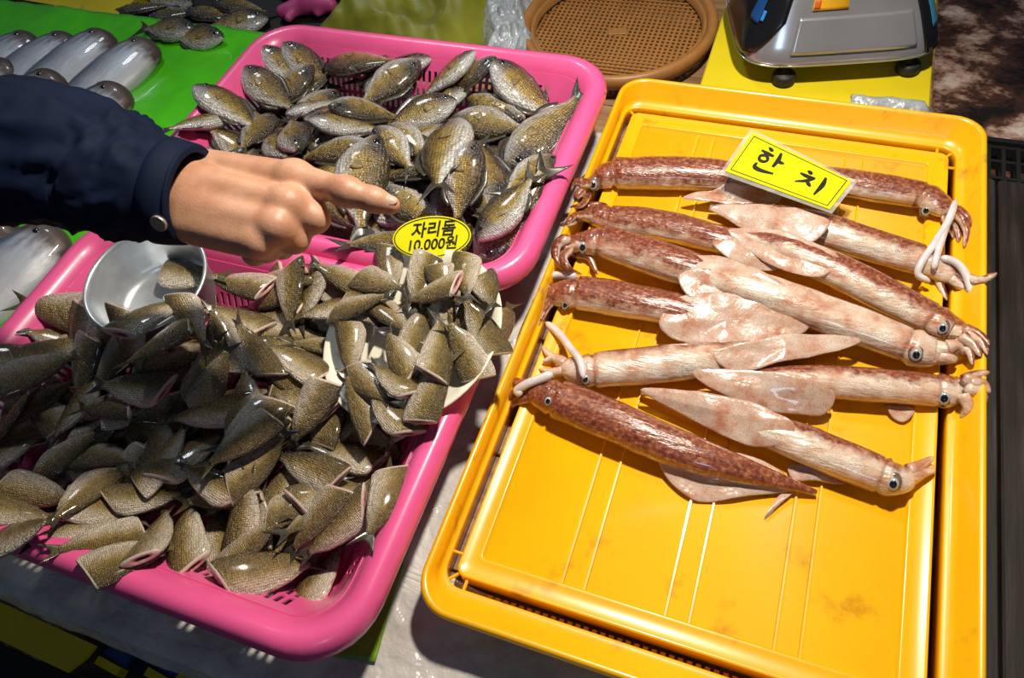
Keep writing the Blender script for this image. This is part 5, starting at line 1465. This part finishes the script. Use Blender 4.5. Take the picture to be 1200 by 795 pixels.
loft(mb, inner[::-1] + rg, cap0=False, cap1=True)
mb.v = [tuple(Vector(p) - Vector(person.location)) for p in mb.v]
sleeve = mb.build('jacket_sleeve', M['navy'], person)
mb = MB()
def ring_at(s, e): return sleeve_rings(s, s + 1e-4, 2, e, 0)[0]
loft(mb, [ring_at(s, e) for s, e in ((.0, -.003), (.0, .0008), (.004, .0028), (.013, .0030), (.017, .0016), (.020, .0016), (.024, .0030), (.080, .0032), (.112, .0030), (.116, .0004))], cap0=False, cap1=False)
mb.v = [tuple(Vector(p) - Vector(person.location)) for p in mb.v]
cuff = mb.build('cuff', M['navy'], sleeve)
sc_, sn_ = Vector((-0.397, 0.2554, 0.3126)), Vector((0.13, -0.946, 0.296))
tx = sn_.cross(Vector((0, 0, 1))).normalized(); ty = sn_.cross(tx)
mb = MB()
loft(mb, [[sc_ + sn_ * h + tx * (r * math.cos(2 * math.pi * j / 24)) + ty * (r * math.sin(2 * math.pi * j / 24)) for j in range(24)] for r, h in ((.0062, .000), (.0062, .0022), (.0056, .0028), (.0046, .0022), (.0030, .0026), (.0005, .0028))])
mb.v = [tuple(Vector(p) - Vector(person.location)) for p in mb.v]
mb.build('snap_button', M['snap'], sleeve)


# ------------------------------------------------------------------ silver fish on the green sheet
def make_silver():
    mb = MB(); rings = []; uvs = []
    U = [0, .06, .2, .45, .7, .86, .95, 1.0]; Hh = [.03, .06, .12, .185, .190, .165, .125, .03]; Ww = [.012, .03, .06, .085, .095, .088, .065, .02]
    for u in list(np.linspace(0, .9, 20)) + [.925, .95, .97, .985, .995, 1.0]:
        h = interp(u, U, Hh); w = interp(u, U, Ww)
        if u > .9: k = math.sqrt(max(0, 1 - ((u - .9) / .1) ** 2)); h = .148 * max(k, .05); w = .082 * max(k, .05)
        rings.append([(u - .5, math.cos(a) * h, math.sin(a) * w) for a in [2 * math.pi * j / 24 for j in range(24)]])
        uvs.append([(u, (math.cos(2 * math.pi * j / 24) + 1) / 2) for j in range(24)])
    loft(mb, rings, uvs=uvs)
    body = mb.mesh('silver_fish'); body.materials.append(M['silver'])
    parts = []
    tl = fan(0, .02, .03, .10, .12, .5, .01).mesh('tail_fin'); tl.materials.append(M['fin_dark']); parts.append(('tail_fin', tl))
    for s in (1, -1):
        m2 = MB(); rg = []
        for k in range(6):
            a = math.pi / 2 * k / 5; r = .020 * math.cos(a) + .0006
            rg.append([(.40 + r * math.cos(2 * math.pi * q / 14), .03 + r * math.sin(2 * math.pi * q / 14), s * (.070 + .012 * math.sin(a))) for q in range(14)])
        loft(m2, rg, cap0=False); e = m2.mesh('eye'); e.materials.append(M['eye_dark']); parts.append(('eye', e))
    return body, parts
SILVER = [make_silver()]
def lay(name, proto, head, tail, label, cat, group, roll=0.0, var=0, L=None):
    h, t_ = Vector(head), Vector(tail); v = h - t_
    row = (*((h + t_) / 2), L or v.length, roll, -math.asin(v.z / v.length), math.atan2(v.y, v.x), var, label)
    return put_fish(name, proto, row, cat, group)
def lay_silver(head, tail, label, cat, group, roll=0.0):
    h, t_ = Vector(head), Vector(tail); t_ = h + (t_ - h).normalized() * .235
    return lay('silver_fish', SILVER, h, t_, label, cat, group, roll)
SG = 'silver fish on the green sheet'
lay_silver( (-1.1327, 0.6826, 0.05), (-1.1909, 0.5303, 0.04), 'silver fish in the front row, leftmost of the brown snouts by the sleeve', 'fish', SG, .2)
lay_silver( (-1.1637, 0.7609, 0.043), (-1.2254, 0.6146, 0.036), 'silver fish in the back row, farthest left', 'fish', SG, .15)
lay_silver( (-1.0931, 0.7718, 0.044), (-1.1434, 0.6224, 0.036), 'silver fish in the back row, second from left', 'fish', SG, .15)
lay_silver( (-1.0317, 0.789, 0.046), (-1.0727, 0.6283, 0.036), 'silver fish in the back row, second from right, small fin raised', 'fish', SG, .15)
lay_silver( (-0.9434, 0.7815, 0.046), (-0.9814, 0.6144, 0.036), 'silver fish in the back row, farthest right beside bare green plastic', 'fish', SG, .15)
lay_silver( (-1.0167, 0.6618, 0.062), (-1.0669, 0.5126, 0.045), 'silver fish in the front row, middle brown snout by the sleeve', 'fish', SG, .2)
lay_silver( (-0.8949, 0.6569, 0.062), (-0.9361, 0.5088, 0.042), 'silver fish in the front row, right brown snout by the sleeve', 'fish', SG, .2)
lay_silver( (-0.812, 0.4029, 0.05), (-0.8585, 0.2185, 0.042), 'silver-grey fish below the sleeve, against the near pink basket', 'fish', SG, .3)
lay_silver( (-0.8719, 0.3926, 0.055), (-0.944, 0.2339, 0.042), 'dark-backed silver fish below the sleeve at the left edge', 'fish', SG, .9)
lay('damselfish', WHOLE, (-0.9088, 0.8292, 0.04), (-1.0054, 0.8259, 0.036), 'small dark fish alone on the green sheet, tail left', 'fish', None, .2, 0, .12)
lay('damselfish', WHOLE, (-0.8583, 0.8203, 0.038), (-0.9314, 0.8174, 0.036), 'small black fish on the green sheet, touching the other small fish', 'fish', None, .4, 1, .11)

# ------------------------------------------------------------------ behind: dark board, tray, glove, sack, bag, colander
def slab(name, pts, z0, z1, mat, parent=None):
    mb = MB(); loft(mb, [[(p[0], p[1], z) for p in pts] for z in (z0, z1)])
    o = mb.build(name, mat, None, False)
    if parent is not None: local(o, parent)
    return o
M['black_board'] = plain('black_board', (0.008, 0.007, 0.006), 0.5)
mb = MB(); box(mb, -1.75, -0.475, 0.858, 1.5, -0.099, 0.004, .004)
tag(mb.build('black_board', M['black_board'], smooth=False), 'black wet board behind the green sheet and the far basket', 'board')
yt = empty('fish_tray', (-1.1867, 0.9091, 0.01))
tag(yt, 'corner of a yellow tray at the top left behind green sheet', 'tray')
a0, a1 = Vector((-1.2428, 0.8726, 0.02)), Vector((-1.0905, 0.864, 0.02))
ex = (a1 - a0).normalized(); ey = Vector((-ex.y, ex.x, 0))
def yp(u, v): p = a1 + ex * u + ey * v; return (p.x, p.y)
local(slab('tray_base', [yp(-.40, .005), yp(-.004, .005), yp(-.004, .30), yp(-.40, .30)], .005, .009, M['crate_yellow']), yt)
local(slab('rim', [yp(-.40, 0), yp(0, 0), yp(0, .012), yp(-.40, .012)], .005, .026, M['crate_yellow']), yt)
local(slab('rim', [yp(-.012, .0125), yp(0, .0125), yp(0, .30), yp(-.012, .30)], .005, .026, M['crate_yellow']), yt)
DK = [((-1.0929, 0.8907, 0.016),(-1.0246, 0.9228, 0.016),'nearest the yellow tray corner'), ((-1.0229, 0.8819, 0.016),(-0.9511, 0.9194, 0.016),'lying just behind the green sheet edge'), ((-0.9576, 0.9081, 0.016),(-0.8793, 0.9012, 0.016),'with a grey belly, middle of the row'), ((-0.9253, 0.939, 0.016),(-0.8395, 0.9328, 0.016),'near the pink glove'), ((-1.0067, 0.9362, 0.016),(-1.0945, 0.9436, 0.016),'farthest back, cut by the top edge'), ((-0.8568, 0.9001, 0.016),(-0.9049, 0.8748, 0.016),'nearest the far pink basket corner')]
for h, t_, s in DK:
    lay('damselfish', WHOLE, h, t_, 'dark fish on the black board, ' + s, 'fish', 'dark fish on the black board', .3, 0, .13)
gm = sdf_mesh('rubber_glove', [((-0.8037, 0.9354, 0.018), (-0.7665, 0.9599, 0.022), .012, .016), ((-0.7642, 0.9569, 0.024), (-0.7255, 0.9616, 0.022), .016, .011), ((-0.7549, 0.9651, 0.026), (-0.737, 1.007, 0.024), .016, .014), ((-0.7894, 0.9495, 0.02), (-0.7869, 0.9218, 0.016), .010, .007), ((-0.7394, 0.961, 0.018), (-0.745, 0.9451, 0.015), .008, .006), ((-0.7848, 0.9738, 0.024), (-0.8445, 1.0026, 0.02), .014, .012)],
              [min((-0.7986, 0.894, 0.02)[0], (-0.8644, 1.0374, 0.02)[0]) - .06, (-0.7572, 0.8776, 0.02)[1] - .05, .0035], [(-0.7022, 0.9837, 0.02)[0] + .06, (-0.7852, 1.0492, 0.02)[1] + .08, .06], .003, .006)
tag(mesh_obj('rubber_glove', gm, M['pink_cloth']), 'crumpled dark pink rubber glove at the top edge of the photo', 'glove')
# woven sack
mb = MB(); grid = []
for i in range(70):
    row = []
    for j in range(50):
        u, v = i / 69, j / 49
        x = -0.735 + .285 * u + .02 * v; y = 0.868 + .30 * v
        e = min(1, 5 * min(u, 1 - u, v + .12, 1 - v))
        z = .006 + e * (.050 + .030 * noise.noise(Vector((x * 11, y * 9, 4))) + .014 * abs(noise.noise(Vector((x * 30 + y * 20, y * 16, 1)))) + .0012 * math.sin((x * .8 + y * .6) * 900))
        row.append((x, y, max(z, .0055)))
    grid.append(row)
sheet(mb, grid, (0, 0, 1), .0012)
tag(mb.build('woven_sack', M['sack']), 'crumpled yellow-green woven plastic sack behind the far pink basket', 'sack')
mb = MB(); grid = []
for i in range(50):
    row = []
    for j in range(60):
        u, v = i / 49, j / 59
        x = -0.462 + .10 * u + .02 * math.sin(v * 9); y = 0.845 + .30 * v
        e = min(1, 4 * min(u, 1 - u, v, 1 - v))
        row.append((x, y, .003 + e * (.030 + .035 * noise.noise(Vector((x * 20, y * 18, 8))) ** 2 + .020 * abs(noise.noise(Vector((x * 60, y * 55, 3)))))))
    grid.append(row)
sheet(mb, grid, (0, 0, 1), .001)
tag(mb.build('plastic_bag', M['grey_bag']), 'crumpled grey plastic bag between the sack and the brown colander', 'bag')

# brown round colander
cl = empty('colander', (-0.252, 0.985, 0.0))
tag(cl, 'round brown plastic colander lying behind the far pink basket', 'colander')
CR = 0.142
mb = MB(); rg = []
for r, z in ((CR - .014, .020), (CR - .012, .030), (CR - .006, .0345), (CR, .033), (CR + .003, .026), (CR + .002, .016), (CR - .004, .012), (CR - .012, .014)):
    rg.append([(r * math.cos(2 * math.pi * k / 96), r * math.sin(2 * math.pi * k / 96), z) for k in range(96)])
rg.append(rg[0]); loft(mb, rg, cap0=False, cap1=False); mb.build('rim', M['brown_plastic'], cl)
mb = MB(); rg = []
for r, z in ((CR - .020, .016), (CR - .018, .026), (CR - .014, .0275), (CR - .0135, .020)):
    rg.append([(r * math.cos(2 * math.pi * k / 96), r * math.sin(2 * math.pi * k / 96), z) for k in range(96)])
loft(mb, rg, cap0=False, cap1=False); mb.build('inner_ring', M['brown_plastic'], cl)
mb = MB(); rr0 = CR - .019
p = .0085; k = -int(rr0 / p)
while k * p < rr0:
    y = k * p; hx_ = math.sqrt(max(0, rr0 ** 2 - y ** 2)); zc = .010 + .006 * (abs(y) / rr0) ** 2
    if hx_ > .004: box(mb, -hx_, hx_, y - .0017, y + .0017, zc - .001, zc + .001)
    k += 1
p = .0075; k = -int(rr0 / p)
while k * p < rr0:
    x = k * p; hy_ = math.sqrt(max(0, rr0 ** 2 - x ** 2))
    if hy_ > .004: box(mb, x - .0017, x + .0017, -hy_, hy_, .0095, .0118)
    k += 1
mb.build('mesh_bottom', M['brown_plastic'], cl, False)
mb = MB(); box(mb, -.014, .014, -.008, .008, .0085, .0135, .001); o = mb.build('centre_plaque', M['brown_plastic'], cl, False); o.rotation_euler = (0, 0, .25)

# ------------------------------------------------------------------ yellow board and scale
mb = MB(); box(mb, -0.106, 0.172, 0.843, 1.25, -0.001, 0.036, .003)
yb = mb.build('yellow_board', M['yellow_board'], smooth=False)
tag(yb, 'flat yellow plastic board under the weighing scale', 'board')
sc = empty('weighing_scale', (0.032, 0.985, 0.037), (0, 0, math.radians(17)))
tag(sc, 'chrome and black weighing scale standing on the yellow board', 'scale')
def sup(a, A, B, e=.42):
    c, s = math.cos(a), math.sin(a)
    return (A * math.copysign(abs(c) ** e, c), B * math.copysign(abs(s) ** e, s))
SZ = [(.021, .108, .084), (.023, .119, .096), (.027, .1235, .101), (.033, .1225, .100), (.048, .117, .091), (.070, .108, .077), (.092, .097, .062), (.112, .086, .050)]
def ssurf(a, z, off=0.0):
    A = float(np.interp(z, [q[0] for q in SZ], [q[1] for q in SZ])) + off; B = float(np.interp(z, [q[0] for q in SZ], [q[2] for q in SZ])) + off
    x, y = sup(a, A, B); return Vector((x, y, z + off * .5))
mb = MB(); n_ = 96
loft(mb, [[(*sup(2 * math.pi * k / n_, A, B), z) for k in range(n_)] for z, A, B in SZ]); mb.build('body', M['chrome'], sc)
def spatch(name, a0, a1, z0, z1, off, th, mat, na=24, nz=10, par=None, shape=None):
    g = []
    for i in range(na + 1):
        row = []
        for j in range(nz + 1):
            u, v = i / na, j / nz
            zz0, zz1 = (z0, z1) if shape is None else shape(u)
            row.append(ssurf(math.radians(a0 + (a1 - a0) * u), zz0 + (zz1 - zz0) * v, off))
        g.append(row)
    mb = MB(); mid = ssurf(math.radians((a0 + a1) / 2), (z0 + z1) / 2, 1) - ssurf(math.radians((a0 + a1) / 2), (z0 + z1) / 2, 0)
    sheet(mb, g, mid, th)
    return mb.build(name, mat, par or sc)
bp = spatch('side_panel', 175, 247, .024, .086, .0016, .003, M['black_gloss'], shape=lambda u: (.031 + .040 * max(0, u - .35) ** 2 / .42, .108))
spatch('side_panel', 306, 372, .022, .086, .0016, .003, M['black_gloss'], shape=lambda u: (.030, .108))
spatch('bumper', -4, 363, .0235, .0285, .0012, .002, M['chrome'], na=96, nz=3)
lid = spatch('display_cover', 257, 296, .040, .076, .0016, .0015, M['chrome'])
spatch('window', 196, 214, .066, .100, .0036, .001, M['crate_blue'], par=bp)
spatch('icon', 216, 221, .070, .080, .0040, .001, M['screen_blue'], na=8, nz=6, par=bp)
spatch('rating_label', 263, 270, .082, .094, .0012, .0008, M['orange_label'], na=8, nz=4)
spatch('rating_stamp', 263.5, 266, .0838, .092, .0018, .0006, M['red_label'], na=4, nz=4)
spatch('side_label', 318, 332, .052, .092, .0036, .0008, M['cyan_label'], na=8, nz=8)
for x, y in ((-.066, -.092), (.088, -.086), (-.075, .07), (.075, .07)):
    mb = MB(); loft(mb, [[(x + r * math.cos(2 * math.pi * k / 28), y + r * math.sin(2 * math.pi * k / 28), z) for k in range(28)] for r, z in ((.0125, 0), (.0145, .002), (.0145, .011), (.012, .0135), (.005, .014), (.005, .0225))])
    mb.build('foot', M['black_rubber'], sc)
mb = MB(); loft(mb, [[(*sup(2 * math.pi * k / 80, A, B, .35), z) for k in range(80)] for A, B, z in ((.02, .02, .111), (.02, .02, .150), (.100, .040, .152), (.106, .045, .154), (.106, .045, .159), (.102, .042, .160), (.099, .040, .157), (.05, .03, .157))])
mb.build('weighing_pan', M['steel'], sc)

# ------------------------------------------------------------------ crates below the front edge
cr = empty('yellow_crate', (-0.5504, -0.0039, -0.03))
tag(cr, 'yellow plastic crate below the table edge at the bottom left', 'crate')
fl = [(-0.6864, 0.0077, -0.02), (-0.4938, 0.0023, -0.02), (-0.496, -0.0102, -0.02), (-0.5057, -0.0258, -0.02), (-0.6577, -0.0217, -0.02)]
local(slab('flange', fl, -.024, -.020, M['crate_yellow']), cr)
b0, b1 = Vector((-0.6879, 0.0172, -0.012)), Vector((-0.4457, 0.009, -0.012)); bx_ = (b1 - b0).normalized(); by_ = Vector((-bx_.y, bx_.x, 0))
def bp_(u, v): p = b0 + bx_ * u + by_ * v; return (p.x, p.y)
Lb = (b1 - b0).length
local(slab('rim', [bp_(0, 0), bp_(Lb, 0), bp_(Lb, .005), bp_(0, .005)], -.030, -.012, M['crate_yellow']), cr)
local(slab('wall', [bp_(0, -.004), bp_(Lb - .03, -.004), bp_(Lb - .03, -.001), bp_(0, -.001)], -.098, -.0245, M['crate_yellow']), cr)
cb = empty('blue_crate', (-0.4551, -0.0028, -0.04))
tag(cb, 'dark blue crate with yellow edge clips below the table edge', 'crate')
for (p0, p1) in (((-0.4956, 0.0024, -0.04), (-0.4674, 0.0003, -0.04)), ((-0.4419, 0.0094, -0.04), (-0.4103, 0.0064, -0.04))):
    a, b = Vector(p0), Vector(p1); d_ = (b - a).normalized(); e_ = Vector((-d_.y, d_.x, 0))
    local(slab('insert', [(a - e_ * .006)[:2], (b - e_ * .006)[:2], (b + e_ * .012)[:2], (a + e_ * .012)[:2]], -.046, -.040, M['crate_blue']), cb)
    local(slab('edge_clip', [(a - e_ * .014)[:2], (b - e_ * .014)[:2], (b - e_ * .0065)[:2], (a - e_ * .0065)[:2]], -.050, -.036, M['crate_yellow']), cb)
a, b = Vector((-0.5086, -0.0061, -0.05)), Vector((-0.3243, -0.0069, -0.05)); d_ = (b - a).normalized(); e_ = Vector((-d_.y, d_.x, 0))
local(slab('crate_wall', [(a - e_ * .004)[:2], (b - e_ * .004)[:2], (b + e_ * .012)[:2], (a + e_ * .012)[:2]], -.098, -.0505, M['black_rubber']), cb)
a = Vector((-0.3976, 0.0101, -0.03))
local(slab('corner_clip', [(a.x - .012, a.y - .012), (a.x + .03, a.y - .010), (a.x + .03, a.y + .006), (a.x - .008, a.y + .006)], -.0504, -.030, M['crate_yellow']), cb)
mb = MB(); box(mb, -1.2, 0.22, -0.6, -0.03, -0.0995, -0.0985)  # black sheet added over the ground, its colour stands in for shade
tag(mb.build('shade_sheet', M['black_rubber'], smooth=False), 'black sheet standing in for the shade below the front table edge', 'mat')
